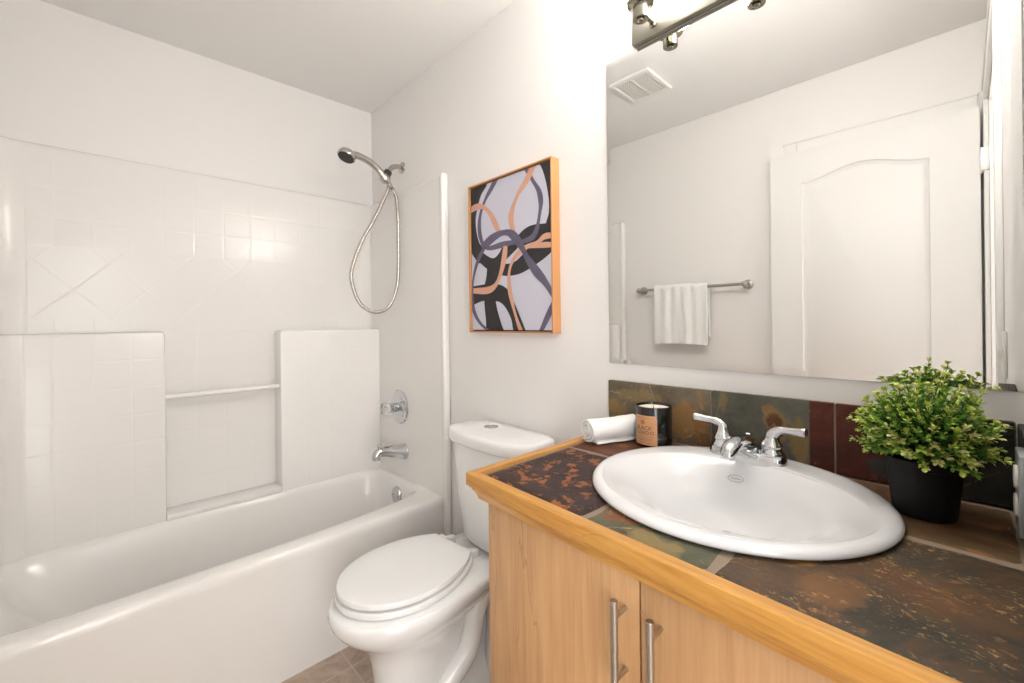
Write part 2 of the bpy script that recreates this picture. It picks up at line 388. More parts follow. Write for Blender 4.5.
# ------------------------------------------------------------------ door leaf, open against the opposite wall
door = structure(thing('door_1', (2.40, -1.437, 0.008), 'white two panel arch top door standing open against the wall', 'door'))
def arch_loop(x0, x1, z0, z1, rise, inset, n=24):
    pts = [(x0 + inset, z0 + inset), (x1 - inset, z0 + inset)]
    a, b = x1 - inset, x0 + inset
    for i in range(n + 1):
        t = i / n; x = a + (b - a) * t
        pts.append((x, z1 - inset + rise * (0.5 - 0.5 * math.cos(2 * PI * t))))
    return pts
def door_leaf():
    bm = bmesh.new(); X0, X1, Z0, Z1, yf, yb = 1.657, 2.404, 0.008, 2.072, -1.42, -1.455
    for side, y, s in ((0, yf, -1), (1, yb, 1)):
        vo = [bm.verts.new((x, y, z)) for x, z in ((X0, Z0), (X1, Z0), (X1, Z1), (X0, Z1))]
        edges = [bm.edges.new((vo[i], vo[(i + 1) % 4])) for i in range(4)]
        for (a, b, c, d, rise) in ((1.795, 2.258, 0.93, 1.905, 0.048), (1.795, 2.258, 0.20, 0.76, 0.0)):
            loops = []
            for ins, dep in ((0, 0), (0.004, 0.005), (0.016, 0.009), (0.022, 0.009), (0.042, 0.002)):
                loops.append([bm.verts.new((x, y + s * dep, z)) for x, z in arch_loop(a, b, c, d, rise, ins)])
            n = len(loops[0])
            edges += [bm.edges.new((loops[0][i], loops[0][(i + 1) % n])) for i in range(n)]
            for p, q in zip(loops[:-1], loops[1:]):
                for i in range(n): bm.faces.new((p[i], p[(i + 1) % n], q[(i + 1) % n], q[i]))
            bm.faces.new(loops[-1])
        bmesh.ops.triangle_fill(bm, edges=edges, use_beauty=True)
    for (xa, za), (xb, zb) in (((X0, Z0), (X1, Z0)), ((X1, Z0), (X1, Z1)), ((X1, Z1), (X0, Z1)), ((X0, Z1), (X0, Z0))):
        bm.faces.new([bm.verts.new(p) for p in ((xa, yf, za), (xb, yf, zb), (xb, yb, zb), (xa, yb, za))])
    return bm
mobj('leaf', door_leaf(), m_door, door, 25)
for z in (0.25, 0.86, 1.848):
    bm = bmesh.new()
    box(bm, 2.4045, 2.4275, -1.398, -1.384, z - 0.045, z + 0.045, 0.001)
    box(bm, XW + 0.0, XW + 0.06, -1.3815, -1.3795, z - 0.047, z + 0.047, 0.0005)
    lathe(bm, [(0.0065, -0.05), (0.0065, 0.05)], (2.4085, -1.410, z), n=14)
    mobj('hinge', bm, m_hinge, door, 30)
bm = bmesh.new()
for s, y in ((1, -1.42), (-1, -1.455)):
    lathe(bm, [(0.032, 0), (0.032, 0.005), (0.012, 0.012), (0.011, 0.028), (0.024, 0.036), (0.027, 0.046), (0.02, 0.056), (0.004, 0.059)], (1.715, y, 0.92), (0, s, 0))
mobj('knob', bm, m_nickel, door, 40)

# ------------------------------------------------------------------ bathtub
tub = thing('bathtub', (0.38, -0.75, 0), 'white moulded bathtub with rounded rim along the left wall', 'bathtub')
N = 128
TY0, TY1 = -1.488, -0.002
def tub_body():
    bm = bmesh.new(); ring = []
    cy = -0.745
    def rect(x0, x1, y0, y1, r, z):
        pts = []
        for t in range(N):
            a = 2 * PI * t / N
            ux, uy = math.cos(a), math.sin(a); k = 1 / max(abs(ux), abs(uy))
            x, y = ux * k, uy * k
            pts.append(Vector(((x0 + x1) / 2 + x * (x1 - x0) / 2, (y0 + y1) / 2 + y * (y1 - y0) / 2, z)))
        return pts
    def inner(x0, x1, y0, y1, n, z, bow=0.0):
        pts = []
        for t in range(N):
            a = 2 * PI * t / N
            ux, uy = math.cos(a), math.sin(a); k = 1 / (abs(ux) ** n + abs(uy) ** n) ** (1 / n)
            # same angular parameter as rect keeps the quads even
            x, y = ux * k, uy * k
            px = (x0 + x1) / 2 + x * (x1 - x0) / 2; py = (y0 + y1) / 2 + y * (y1 - y0) / 2
            if x > 0: px -= bow * x * max(0, (y + 0.1)) ** 2
            pts.append(Vector((px, py, z)))
        return pts
    FX = 0.727
    R = [rect(0.002, FX, TY0, TY1, 0, 0.0),
         rect(0.002, FX, TY0, TY1, 0, 0.03),
         rect(0.002, FX - 0.003, TY0, TY1, 0, 0.25),
         rect(0.002, FX - 0.001, TY0, TY1, 0, 0.405),
         rect(0.002, FX - 0.001, TY0, TY1, 0, 0.420),
         rect(0.002, FX - 0.006, TY0, TY1, 0, 0.432),
         rect(0.004, FX - 0.014, TY0, TY1, 0, 0.439),
         rect(0.006, FX - 0.026, TY0, TY1, 0, 0.441)]
    R += [inner(0.122, 0.664, -1.425, -0.043, 9.0, 0.441, 0.045),
          inner(0.128, 0.654, -1.415, -0.050, 8.5, 0.438, 0.045),
          inner(0.134, 0.645, -1.405, -0.058, 8.0, 0.430, 0.045),
          inner(0.142, 0.636, -1.385, -0.066, 7, 0.410, 0.045),
          inner(0.158, 0.618, -1.330, -0.078, 5.5, 0.300, 0.055),
          inner(0.175, 0.598, -1.240, -0.095, 5, 0.170, 0.04),
          inner(0.195, 0.575, -1.180, -0.115, 4.6, 0.110, 0.03),
          inner(0.225, 0.540, -1.130, -0.150, 4.2, 0.085, 0.02),
          inner(0.30, 0.47, -0.95, -0.28, 3.5, 0.078, 0.0)]
    loft(bm, R, True, True)
    return bm
mobj('basin', tub_body(), m_tub, tub, 50)
bm = bmesh.new()
oc, oa = (0.384, -0.0725, 0.366), Vector((0, -1, 0.10)).normalized()
lathe(bm, [(0.042, -0.006), (0.042, 0.004), (0.039, 0.009), (0.024, 0.012), (0.015, 0.009), (0.001, 0.010)], oc, oa, 36)
ov = mobj('overflow_plate', bm, m_chrome, tub, 40)
for k in (-1, 1):
    bm = bmesh.new(); lathe(bm, [(0.005, 0), (0.005, 0.0035), (0.003, 0.0045)], Vector(oc) + oa * 0.0085 + Vector((k * 0.026, 0, 0)), oa, 12)
    mobj('screw', bm, m_steel, ov, 40)
bm = bmesh.new(); lathe(bm, [(0.03, 0.0), (0.03, 0.004), (0.022, 0.006), (0.02, 0.002), (0.001, 0.0015)], (0.385, -0.36, 0.079))
mobj('drain', bm, m_chrome, tub, 40)

# ------------------------------------------------------------------ moulded wall surround
sur = thing('shower_surround', (0.38, -0.75, 0.44), 'white moulded shower wall surround with embossed tile pattern above the bathtub', 'shower surround')
def fil(cx, cy, r, a0, a1, n):
    return [((cx + r * math.cos(math.radians(a0 + (a1 - a0) * i / n)), cy + r * math.sin(math.radians(a0 + (a1 - a0) * i / n))),
             (-math.cos(math.radians(a0 + (a1 - a0) * i / n)), -math.sin(math.radians(a0 + (a1 - a0) * i / n)))) for i in range(n + 1)]
XL, YB, YE = 0.030, -0.028, -1.455       # panel faces: long wall, faucet end, far end
def surround_panel():
    bm = bmesh.new()
    path = [((0.735, YE), (0, -1)), ((0.45, YE), (0, -1))]
    path += [(p, (-n[0], -n[1])) for p, n in fil(XL + 0.12, YE + 0.12, 0.12, 270, 180, 14)]
    path += [((XL, y), (-1, 0)) for y in (-1.2, -1.0, -0.8, -0.6, -0.4, -0.2)]
    path += [(p, (-n[0], -n[1])) for p, n in fil(XL + 0.008, YB - 0.008, 0.008, 180, 90, 4)]
    path += [((0.30, YB), (0, 1)), ((0.735, YB), (0, 1))]
    rings = []
    for z, off in ((0.436, 0), (0.9, 0), (1.4, 0), (1.885, 0), (1.895, 0.003), (1.901, 0.010), (1.903, 0.029)):
        r = []
        for (x, y), (nx, ny) in path:
            o = off
            px, py = x - 0 + nx * o * 1.0, y + ny * o
            px = max(px, 0.001); py = min(max(py, YO + 0.001), -0.001)
            r.append(Vector((px, py, z)))
        rings.append(r)
    loft(bm, rings, False, False, closed=False)
    return bm
mobj('wall_panel', surround_panel(), m_surr, sur, 35)
XS = 0.125                                # face of the deep lower shelves
def shelf(y0, y1, zt, far):
    bm = bmesh.new(); g = 0.012
    if not far:
        outline = [((XS, y1), (1, 0)), ((XS, y0 + g), (1, 0)), ((XS - 0.0035, y0 + 0.0035), (0.7, -0.7)), ((XS - g, y0), (0, -1)), ((XL - 0.004, y0), (0, -1))]
    else:
        outline = [((XL - 0.004, y1), (0, 1)), ((XS - g, y1), (0, 1)), ((XS - 0.0035, y1 - 0.0035), (0.7, 0.7)), ((XS, y1 - g), (1, 0))]
        outline += [(p, (-n[0] * -1, 0)) for p, n in []]
        for i in range(9):
            a = math.radians(180 + 90 * i / 8)
            outline.append(((XS + 0.09 + 0.09 * math.cos(a), -1.415 + 0.09 + 0.09 * math.sin(a)), (-math.cos(a), -math.sin(a))))
        outline += [((0.30, -1.415), (0, 1)), ((0.70, -1.415), (0, 1)), ((0.715, -1.421), (0.7, 0.7)), ((0.72, -1.435), (1, 0)), ((0.72, YE - 0.004), (1, 0))]
    rings = []
    for z, off in ((0.437, 0), (zt - 0.014, 0), (zt - 0.004, 0.004), (zt, 0.014)):
        rings.append([Vector((max(x - nx * off, XL - 0.004), y - ny * off, z)) for (x, y), (nx, ny) in outline])
    vr = loft(bm, rings, False, False, closed=False)
    # flat ledge back to the panel
    top = vr[-1]
    if not far:
        c = bm.verts.new((XL - 0.004, y1, zt)); bm.faces.new(top + [c])
    else:
        c = bm.verts.new((XL - 0.004, YE - 0.004, zt)); bm.faces.new(top + [c])
    return bm
mobj('shelf_panel', shelf(-0.529, YB - 0.001, 1.200, False), m_surr, sur, 35)
mobj('shelf_panel', shelf(-1.40, -0.953, 1.205, True), m_surr, sur, 35)
bm = bmesh.new(); box(bm, XL - 0.004, XS + 0.004, -0.955, -0.527, 0.436, 0.462, 0.006)
mobj('niche_ledge', bm, m_surr, sur, 35)
bm = bmesh.new()
tube(bm, [(0.098, -0.955, 0.936), (0.098, -0.74, 0.936), (0.098, -0.526, 0.936)], 0.014, 20, squash=((0, 0, 1), 0.85))
mobj('grab_bar', bm, m_tub, sur, 40)
for y0, y1 in ((-0.037, -0.001), (-1.489, -1.444)):
    bm = bmesh.new(); box(bm, 0.7285, 0.757, y0, y1, 0.0, 1.900, 0.011, 4)
    mobj('flange', bm, m_tub, sur, 50)

# ------------------------------------------------------------------ tub spout, valve, hand shower
yP = YB
spt = thing('tub_spout', (0.375, yP, 0.585), 'chrome bathtub spout with diverter knob on the shower end wall', 'tub spout')
bm = bmesh.new()
P = smoothpath([(0.385, yP, 0.576), (0.385, yP - 0.012, 0.577), (0.385, yP - 0.060, 0.588), (0.385, yP - 0.110, 0.598), (0.385, yP - 0.138, 0.597), (0.385, yP - 0.152, 0.585), (0.385, yP - 0.153, 0.566)], 6)
tube(bm, P, resample([0.037, 0.0365, 0.031, 0.025, 0.0225, 0.021, 0.019], len(P)), 24)
lathe(bm, [(0.040, 0), (0.040, 0.006), (0.037, 0.009)], (0.385, yP, 0.576), (0, -1, 0), 28)
mobj('spout_body', bm, m_chrome, spt, 50)
bm = bmesh.new(); lathe(bm, [(0.006, -0.004), (0.006, 0.008), (0.009, 0.010), (0.010, 0.016), (0.007, 0.020), (0.001, 0.021)], (0.385, yP - 0.136, 0.617), (0, -0.15, 1), 18)
mobj('diverter_knob', bm, m_chrome, spt, 50)

vc = Vector((0.342, yP, 0.797))
val = thing('shower_valve', vc, 'round chrome shower valve plate with clear acrylic knob', 'shower valve')
bm = bmesh.new(); lathe(bm, [(0.086, 0), (0.086, 0.003), (0.081, 0.009), (0.064, 0.011), (0.060, 0.015), (0.040, 0.018), (0.028, 0.02)], vc, (0, -1, 0), 48)
mobj('escutcheon', bm, m_chrome, val, 30)
bm = bmesh.new(); lathe(bm, [(0.024, 0.017), (0.024, 0.045), (0.019, 0.05)], vc, (0, -1, 0), 28)
mobj('stem', bm, m_chrome, val, 30)
bm = bmesh.new()
rings = []
for r, h in ((0.017, 0.049), (0.025, 0.053), (0.029, 0.062), (0.031, 0.082), (0.029, 0.094), (0.022, 0.099), (0.012, 0.100)):
    rings.append([vc + Vector((r * (1 + 0.09 * math.cos(8 * a)) * math.cos(a), -h, r * (1 + 0.09 * math.cos(8 * a)) * math.sin(a))) for a in [2 * PI * i / 64 for i in range(64)]])
loft(bm, rings)
kn = mobj('knob', bm, m_acry, val, 30)
bm = bmesh.new(); lathe(bm, [(0.010, 0.0), (0.010, 0.003), (0.006, 0.004)], vc + Vector((0, -0.1005, 0)), (0, -1, 0), 20)
mobj('knob_cap', bm, m_chrome, kn, 30)

xs = 0.345
hs = thing('hand_shower', (xs, 0.0, 2.035), 'brushed nickel hand shower on its wall arm with looping metal hose', 'hand shower')
bm = bmesh.new(); lathe(bm, [(0.030, 0), (0.029, 0.004), (0.020, 0.010), (0.012, 0.013)], (xs, 0, 2.035), (0, -1, 0), 28)
mobj('wall_flange', bm, m_steel, hs, 40)
bm = bmesh.new(); A = smoothpath([(xs, -0.003, 2.035), (xs, -0.030, 2.034), (xs, -0.058, 2.022), (xs, -0.082, 1.992)], 8)
tube(bm, A, 0.0125, 18); mobj('shower_arm', bm, m_steel, hs, 50)
bm = bmesh.new(); ad = Vector((0, -0.55, -0.83)).normalized()
lathe(bm, [(0.015, 0), (0.020, 0.003), (0.0205, 0.022), (0.017, 0.026)], (xs, -0.077, 1.998), ad, 12)
mobj('ball_joint', bm, m_dark, hs, 30)
bm = bmesh.new()
hb = Vector((xs, -0.098, 1.958)); hd = Vector((0, -0.72, 0.69)).normalized()      # handset axis up and outward
lathe(bm, [(0.013, -0.006), (0.0165, 0.0), (0.0165, 0.016), (0.012, 0.022)], (xs, -0.089, 1.979), ad, 20)
lathe(bm, [(0.023, -0.018), (0.024, -0.012), (0.024, 0.014), (0.022, 0.019)], hb, hd, 24)
lathe(bm, [(0.012, 0.0), (0.0125, 0.028), (0.0105, 0.040)], (xs, -0.088, 1.950), Vector((0, 0.62, -0.78)), 18)
mobj('holder', bm, m_steel, hs, 40)
bm = bmesh.new()
Hp = smoothpath([hb - hd * 0.035, hb, (xs, -0.130, 1.992), (xs, -0.172, 2.019), (xs, -0.222, 2.034), (xs, -0.258, 2.038)], 8)
tube(bm, Hp, resample([0.0125, 0.0175, 0.0165, 0.0165, 0.0165, 0.0175], len(Hp)), 20)
fc = Vector((xs + 0.004, -0.292, 2.024)); fd = Vector((0.10, -0.42, -0.90)).normalized()     # spray direction
lathe(bm, [(0.006, -0.026), (0.024, -0.024), (0.037, -0.012), (0.042, 0.0), (0.043, 0.010), (0.040, 0.014)], fc, fd, 36)
hset = mobj('handset', bm, m_steel, hs, 45)
bm = bmesh.new(); lathe(bm, [(0.038, 0.0125), (0.036, 0.017), (0.018, 0.019), (0.001, 0.0195)], fc, fd, 36)
for q in range(3):
    for k in range(6 * (q + 1)):
        a = 2 * PI * k / (6 * (q + 1)); e1 = fd.orthogonal().normalized(); e2 = fd.cross(e1)
        lathe(bm, [(0.0016, 0.017), (0.0012, 0.0215)], fc + (e1 * math.cos(a) + e2 * math.sin(a)) * (0.0105 * (q + 1)), fd, 6)
mobj('spray_face', bm, m_dark, hset, 40)
bm = bmesh.new()
hose = [hb - hd * 0.03, (xs, -0.078, 1.915), (xs, -0.10, 1.86), (xs, -0.165, 1.73), (xs, -0.222, 1.628), (xs, -0.270, 1.50), (xs + 0.005, -0.276, 1.42), (xs + 0.012, -0.240, 1.325), (xs + 0.022, -0.172, 1.283),
        (xs + 0.032, -0.102, 1.310), (xs + 0.04, -0.063, 1.40), (xs + 0.042, -0.052, 1.50), (xs + 0.042, -0.050, 1.63), (xs + 0.034, -0.048, 1.78), (xs + 0.020, -0.046, 1.86), (xs + 0.004, -0.054, 1.905), (xs, -0.066, 1.925)]
hp = smoothpath(hose, 26)
tube(bm, hp, [0.0088 + 0.0010 * math.sin(i * 2.1) for i in range(len(hp))], 12)
mobj('hose', bm, m_steel, hs, 70)

# ------------------------------------------------------------------ toilet
TX = 1.165
toi = thing('toilet', (TX, -0.40, 0), 'white two piece toilet with closed lid between bathtub and vanity', 'toilet')
def plan(yf, yc, w, yb, wb, z, nf=24, ns=10, nb=4, sx=TX, rot=0.0, convex=False):
    P = []
    for i in range(nf + 1):
        a = -PI / 2 + PI * i / nf
        P.append((w * math.sin(a), yc - (yc - yf) * math.cos(a)))
    for i in range(1, ns + 1):
        t = i / ns; k = (1 - math.sqrt(max(0, 1 - 0.66 * t * t))) / (1 - math.sqrt(0.34)) if convex else 0.5 - 0.5 * math.cos(PI * t)
        P.append((w + (wb - w) * k, yc + (yb - yc) * t))
    for i in range(1, nb):
        P.append((wb - 2 * wb * i / nb, yb))
    for i in range(ns, 0, -1):
        t = i / ns; k = (1 - math.sqrt(max(0, 1 - 0.66 * t * t))) / (1 - math.sqrt(0.34)) if convex else 0.5 - 0.5 * math.cos(PI * t)
        P.append((-(w + (wb - w) * k), yc + (yb - yc) * t))
    c, s = math.cos(rot), math.sin(rot)
    return [Vector((sx + x * c - (y + 0.6) * s, -0.6 + x * s + (y + 0.6) * c, z)) for x, y in P]
bm = bmesh.new()
rows = [(-0.575, -0.44, 0.118, -0.10, 0.112, 0.0), (-0.572, -0.44, 0.117, -0.10, 0.110, 0.028), (-0.560, -0.44, 0.104, -0.11, 0.085, 0.042),
        (-0.556, -0.46, 0.098, -0.12, 0.050, 0.09), (-0.560, -0.47, 0.098, -0.12, 0.045, 0.16), (-0.572, -0.47, 0.102, -0.12, 0.045, 0.23),
        (-0.594, -0.46, 0.116, -0.10, 0.058, 0.285), (-0.634, -0.46, 0.143, -0.06, 0.085, 0.321), (-0.668, -0.46, 0.163, -0.04, 0.108, 0.351),
        (-0.684, -0.46, 0.175, -0.03, 0.122, 0.375), (-0.689, -0.46, 0.179, -0.03, 0.130, 0.394), (-0.687, -0.46, 0.178, -0.03, 0.132, 0.408),
        (-0.679, -0.46, 0.171, -0.035, 0.128, 0.416), (-0.60, -0.43, 0.10, -0.06, 0.09, 0.417)]
loft(bm, [plan(*r, sx=1.146) for r in rows])
for s in (-1, 1):
    tp = smoothpath([(TX + s * 0.058, -0.455, 0.045), (TX + s * 0.066, -0.405, 0.085), (TX + s * 0.070, -0.350, 0.125), (TX + s * 0.074, -0.298, 0.165), (TX + s * 0.076, -0.272, 0.225),
                     (TX + s * 0.076, -0.256, 0.295), (TX + s * 0.072, -0.205, 0.335), (TX + s * 0.066, -0.160, 0.27), (TX + s * 0.064, -0.150, 0.15), (TX + s * 0.064, -0.15, 0.02)], 8)
    tube(bm, tp, resample([0.030, 0.036, 0.036, 0.034, 0.033, 0.034, 0.036, 0.040, 0.045, 0.05], len(tp)), 20)
mobj('bowl', bm, m_porc, toi, 60)
for s in (-1, 1):
    bm = bmesh.new(); lathe(bm, [(0.014, 0), (0.014, 0.006), (0.010, 0.014), (0.003, 0.018)], (TX + s * 0.100, -0.30, 0.026), n=20)
    mobj('bolt_cap', bm, m_porc, toi, 50)
RT = math.radians(4.5); LX_ = 1.137
def egg(d, z): return plan(-0.659 + d, -0.46, 0.166 - d, -0.252 - d, 0.092 - d, z, rot=RT, sx=LX_, convex=True, ns=14)
bm = bmesh.new()
loft(bm, [egg(0.006, 0.4195), egg(-0.003, 0.4205), egg(-0.005, 0.4235), egg(-0.005, 0.4345), egg(-0.003, 0.4375), egg(0.004, 0.4385), egg(0.03, 0.4387)])
mobj('seat', bm, m_seat, toi, 40)
bm = bmesh.new()
loft(bm, [egg(0.012, 0.4425), egg(0.003, 0.4430), egg(0.0, 0.4450), egg(0.0, 0.4560), egg(0.002, 0.4592), egg(0.007, 0.4605), egg(0.06, 0.4610)])
mobj('seat_lid', bm, m_seat, toi, 35)
for s in (-1, 1):
    hx_ = TX - 0.058 + s * 0.066
    bm = bmesh.new(); box(bm, hx_ - 0.014, hx_ + 0.014, -0.240, -0.198, 0.414, 0.442, 0.006)
    tube(bm, [(hx_ - 0.02, -0.242, 0.444), (hx_ + 0.02, -0.242, 0.444)], 0.0085, 14)
    mobj('seat_hinge', bm, m_seat, toi, 40)
def tank_ring(cx, hw, y0, y1, z, bow, n=64):
    P = []
    for i in range(n):
        a = 2 * PI * i / n
        x, y = sup(0, 0, 1, 1, 5, a)
        yy = (y0 + y1) / 2 + y * (y1 - y0) / 2
        if y < 0: yy += bow * y * -1 * -(1 - x * x) * 1.0
        P.append(Vector((cx + x * hw, yy, z)))
    return P
KX = 1.186
bm = bmesh.new()
loft(bm, [tank_ring(KX, 0.120, -0.150, -0.03, 0.418, 0.006), tank_ring(KX, 0.142, -0.165, -0.024, 0.424, 0.012), tank_ring(KX, 0.155, -0.172, -0.022, 0.445, 0.018),
          tank_ring(KX, 0.181, -0.176, -0.020, 0.60, 0.022), tank_ring(KX, 0.202, -0.180, -0.020, 0.76, 0.025), tank_ring(KX, 0.204, -0.181, -0.020, 0.788, 0.025)])
mobj('tank', bm, m_porc, toi, 50)
bm = bmesh.new()
loft(bm, [tank_ring(KX, 0.209, -0.186, -0.014, 0.787, 0.026), tank_ring(KX, 0.218, -0.192, -0.010, 0.791, 0.027), tank_ring(KX, 0.221, -0.194, -0.009, 0.800, 0.027),
          tank_ring(KX, 0.220, -0.193, -0.010, 0.824, 0.027), tank_ring(KX, 0.215, -0.189, -0.013, 0.832, 0.026), tank_ring(KX, 0.203, -0.178, -0.022, 0.8350, 0.024),
          tank_ring(KX, 0.11, -0.14, -0.06, 0.836, 0.01)])
tl = mobj('tank_lid', bm, m_porc, toi, 50)
bm = bmesh.new(); lathe(bm, [(0.027, 0), (0.027, 0.003), (0.0235, 0.0042), (0.0225, 0.003), (0.001, 0.0034)], (1.130, -0.086, 0.8350), n=36)
mobj('flush_button', bm, m_steel, tl, 30)

sv = thing('supply_valve', (1.34, 0.0, 0.20), 'small chrome water stop valve with flexible hose behind the toilet', 'valve')
bm = bmesh.new(); lathe(bm, [(0.028, 0), (0.027, 0.004), (0.010, 0.008), (0.009, 0.06)], (1.34, -0.012, 0.20), (0, -1, 0)); lathe(bm, [(0.012, -0.015), (0.012, 0.03)], (1.34, -0.072, 0.20), (0, 0, 1))
lathe(bm, [(0.006, 0), (0.006, 0.02), (0.018, 0.022), (0.018, 0.03), (0.01, 0.033)], (1.34, -0.08, 0.20), (0, -1, 0))
mobj('valve_body', bm, m_chrome, sv, 40)
bm = bmesh.new(); hp = smoothpath([(1.34, -0.072, 0.228), (1.342, -0.075, 0.29), (1.335, -0.085, 0.345), (1.30, -0.09, 0.385), (1.285, -0.09, 0.408)], 12)
tube(bm, hp, 0.007, 12); mobj('braided_hose', bm, m_steel, sv, 60)

# ------------------------------------------------------------------ vanity cabinet
CX0, CX1, CYF = 1.630, 2.426, -0.548     # left side, right side, door faces
van = thing('vanity_cabinet', (2.03, -0.27, 0), 'light maple bathroom vanity cabinet with two flat doors', 'vanity cabinet')
bm = bmesh.new()
box(bm, CX0, CX0 + 0.018, -0.528, -0.016, 0.0, 0.8445, 0.001)
box(bm, CX1 - 0.018, CX1, -0.528, -0.016, 0.0, 0.8445, 0.001)
box(bm, CX0 + 0.018, CX1 - 0.018, -0.022, -0.016, 0.10, 0.8445)
box(bm, CX0 + 0.018, CX1 - 0.018, -0.528, -0.022, 0.10, 0.118)
box(bm, CX0 + 0.018, CX1 - 0.018, -0.47, -0.455, 0.0, 0.10)
box(bm, CX0 + 0.018, CX1 - 0.018, -0.528, -0.508, 0.79, 0.8445)
mobj('carcass', skew_cab(bm), m_maple, van, 0)
for (x0, x1, hx, mm) in ((CX0, 2.0075, 1.983, m_maple), (2.0105, CX1 - 0.006, 2.044, m_maple2)):
    bm = bmesh.new(); box(bm, x0, x1, CYF, -0.529, 0.085, 0.838, 0.0012)
    ks = (0.528 + 0.054 * (hx - 1.63)) / 0.548
    d = mobj('door', skew_cab(bm), mm, van, 30)
    bm = bmesh.new()
    zt, zb = 0.803, 0.655
    lathe(bm, [(0.0052, 0), (0.006, 0.0008), (0.006, zt - zb - 0.0008), (0.0052, zt - zb)], (hx, CYF * ks - 0.032, zb), n=20)
    for z in (0.777, 0.681):
        lathe(bm, [(0.0042, 0), (0.0042, 0.032)], (hx, CYF * ks + 0.0005, z), (0, -1, 0), 14)
    mobj('handle', bm, m_nickel, d, 40)

# ------------------------------------------------------------------ countertop
SKX, SKY, SA, SB = 2.034, -0.268, 0.256, 0.250      # sink
cnt = thing('countertop', (2.01, -0.29, 0.845), 'slate tiled countertop edged in honey coloured wood', 'countertop')
EX, EY = 1.601, -0.590                   # outer corner of the edging
GX, GY = EX + 0.024, EY + 0.024          # where the tile starts
TZ = 0.897
def ell(k, n=96): return [(SKX + SA * k * math.cos(2 * PI * i / n), SKY + SB * k * math.sin(2 * PI * i / n)) for i in range(n)]
bm = bmesh.new()
vo, vi = plate_with_hole(bm, [(GX, GY), (XW - 0.002, GY), (XW - 0.002, -0.001), (GX, -0.001)], ell(0.93), TZ - 0.0025)
for loop in (vo, vi):
    low = [bm.verts.new((v.co.x, v.co.y, 0.846)) for v in loop]
    for i in range(len(loop)): bm.faces.new((loop[i], loop[(i + 1) % len(loop)], low[(i + 1) % len(low)], low[i]))
mobj('bed', skew(bm), m_grout, cnt, 0)
def clip_poly(poly, keep):
    return poly
def tile_part(x0, x1, y0, y1, m):
    """one slate tile, cut round the basin"""
    g = 0.0024; x0 += g; x1 -= g; y0 += g; y1 -= g
    bm = bmesh.new(); nx = max(4, int((x1 - x0) / 0.012)); ny = max(4, int((y1 - y0) / 0.012))
    r = bmesh.ops.create_grid(bm, x_segments=nx, y_segments=ny, size=0.5)
    for v in bm.verts:
        v.co.x = x0 + (v.co.x + 0.5) * (x1 - x0); v.co.y = y0 + (v.co.y + 0.5) * (y1 - y0)
        e = min(v.co.x - x0, x1 - v.co.x, v.co.y - y0, y1 - v.co.y)
        v.co.z = TZ + 0.0012 * (noise.noise(Vector((v.co.x * 22, v.co.y * 22, x0 * 9))) - 0.2) - (0.0035 if e < 1e-4 else 0)
    dead = [f for f in bm.faces if ((f.calc_center_median().x - SKX) / (SA * 0.93)) ** 2 + ((f.calc_center_median().y - SKY) / (SB * 0.93)) ** 2 < 1]
    bmesh.ops.delete(bm, geom=dead, context='FACES')
    return mobj('tile', skew(bm), m, cnt, 60)
for x0, x1, y0, y1, m in ((GX, 1.908, GY, -0.252, sl_purple), (1.908, 2.12, GY, -0.252, sl_green), (2.12, XW - 0.015, GY, -0.252, sl_brown),
                          (GX, 1.908, -0.252, -0.016, sl_red), (1.908, 2.12, -0.252, -0.016, sl_red), (2.12, XW - 0.015, -0.252, -0.016, sl_tan)):
    tile_part(x0, x1, y0, y1, m)
prof = [(0.0, 0.8995), (0.002, 0.9015), (0.022, 0.9015), (0.024, 0.8995), (0.024, 0.845), (0.0195, 0.845), (0.0185, 0.850), (0.0145, 0.858), (0.0095, 0.8635), (0.0085, 0.8685), (0.0045, 0.8700), (0.0045, 0.8725), (0.0, 0.8745)]
bm = bmesh.new()
a = [Vector((EX + d, EY + d, z)) for d, z in prof]; b = [Vector((XW - 0.002, EY + d, z)) for d, z in prof]
loft(bm, [a, b]); mobj('front_edging', skew(bm), m_honx, cnt, 30)
bm = bmesh.new()
b = [Vector((EX + d, -0.001, z)) for d, z in prof]
loft(bm, [a, b]); mobj('side_edging', skew(bm), m_hony, cnt, 30)

# ------------------------------------------------------------------ backsplashes
def splash_tile(bm, p0, p1, zb, zt, th, axis, mi, rnd):
    box(bm, *((p0 + 0.002, p1 - 0.002, -th, -0.001) if axis == 0 else (XW - th, XW - 0.001, p0 + 0.002, p1 - 0.002)), zb, zt, 0.0025, 2, mi)
bk = thing('backsplash', (2.0, 0, 0.898), 'row of slate tiles on the wall behind the sink', 'backsplash')
for x0, x1, m in ((1.597, 1.906, sb_olive), (1.906, 2.118, sb_sage), (2.118, 2.163, sb_maroon), (2.163, 2.300, sb_maroon), (2.300, 2.414, sb_dark)):
    bm = bmesh.new()
    # neighbouring colours inside one tile touch; real joints leave a grout gap
    a = x0 + (0.002 if x0 not in (2.118, 2.300) else 0); b = x1 - (0.002 if x1 not in (2.118, 2.300) else 0)
    box(bm, a, b, -0.015, -0.001, 0.8985, 1.046, 0.002 if (a != x0 and b != x1) else 0.0)
    mobj('tile', bm, m, bk, 30)
bm = bmesh.new(); box(bm, 1.599, 2.414, -0.0125, -0.001, 0.8985, 1.0445)
mobj('grout', bm, m_grout, bk, 0)
ss = thing('side_splash', (XW, -0.28, 0.898), 'row of slate tiles on the right wall at the end of the countertop', 'backsplash')
for y0, y1, m in ((-0.56, -0.29, sb_sage), (-0.29, -0.0155, sb_dark)):
    bm = bmesh.new(); box(bm, XW - 0.013, XW - 0.001, y0 + 0.002, y1 - 0.0005, 0.8985, 1.046, 0.002)
    mobj('tile', bm, m, ss, 30)

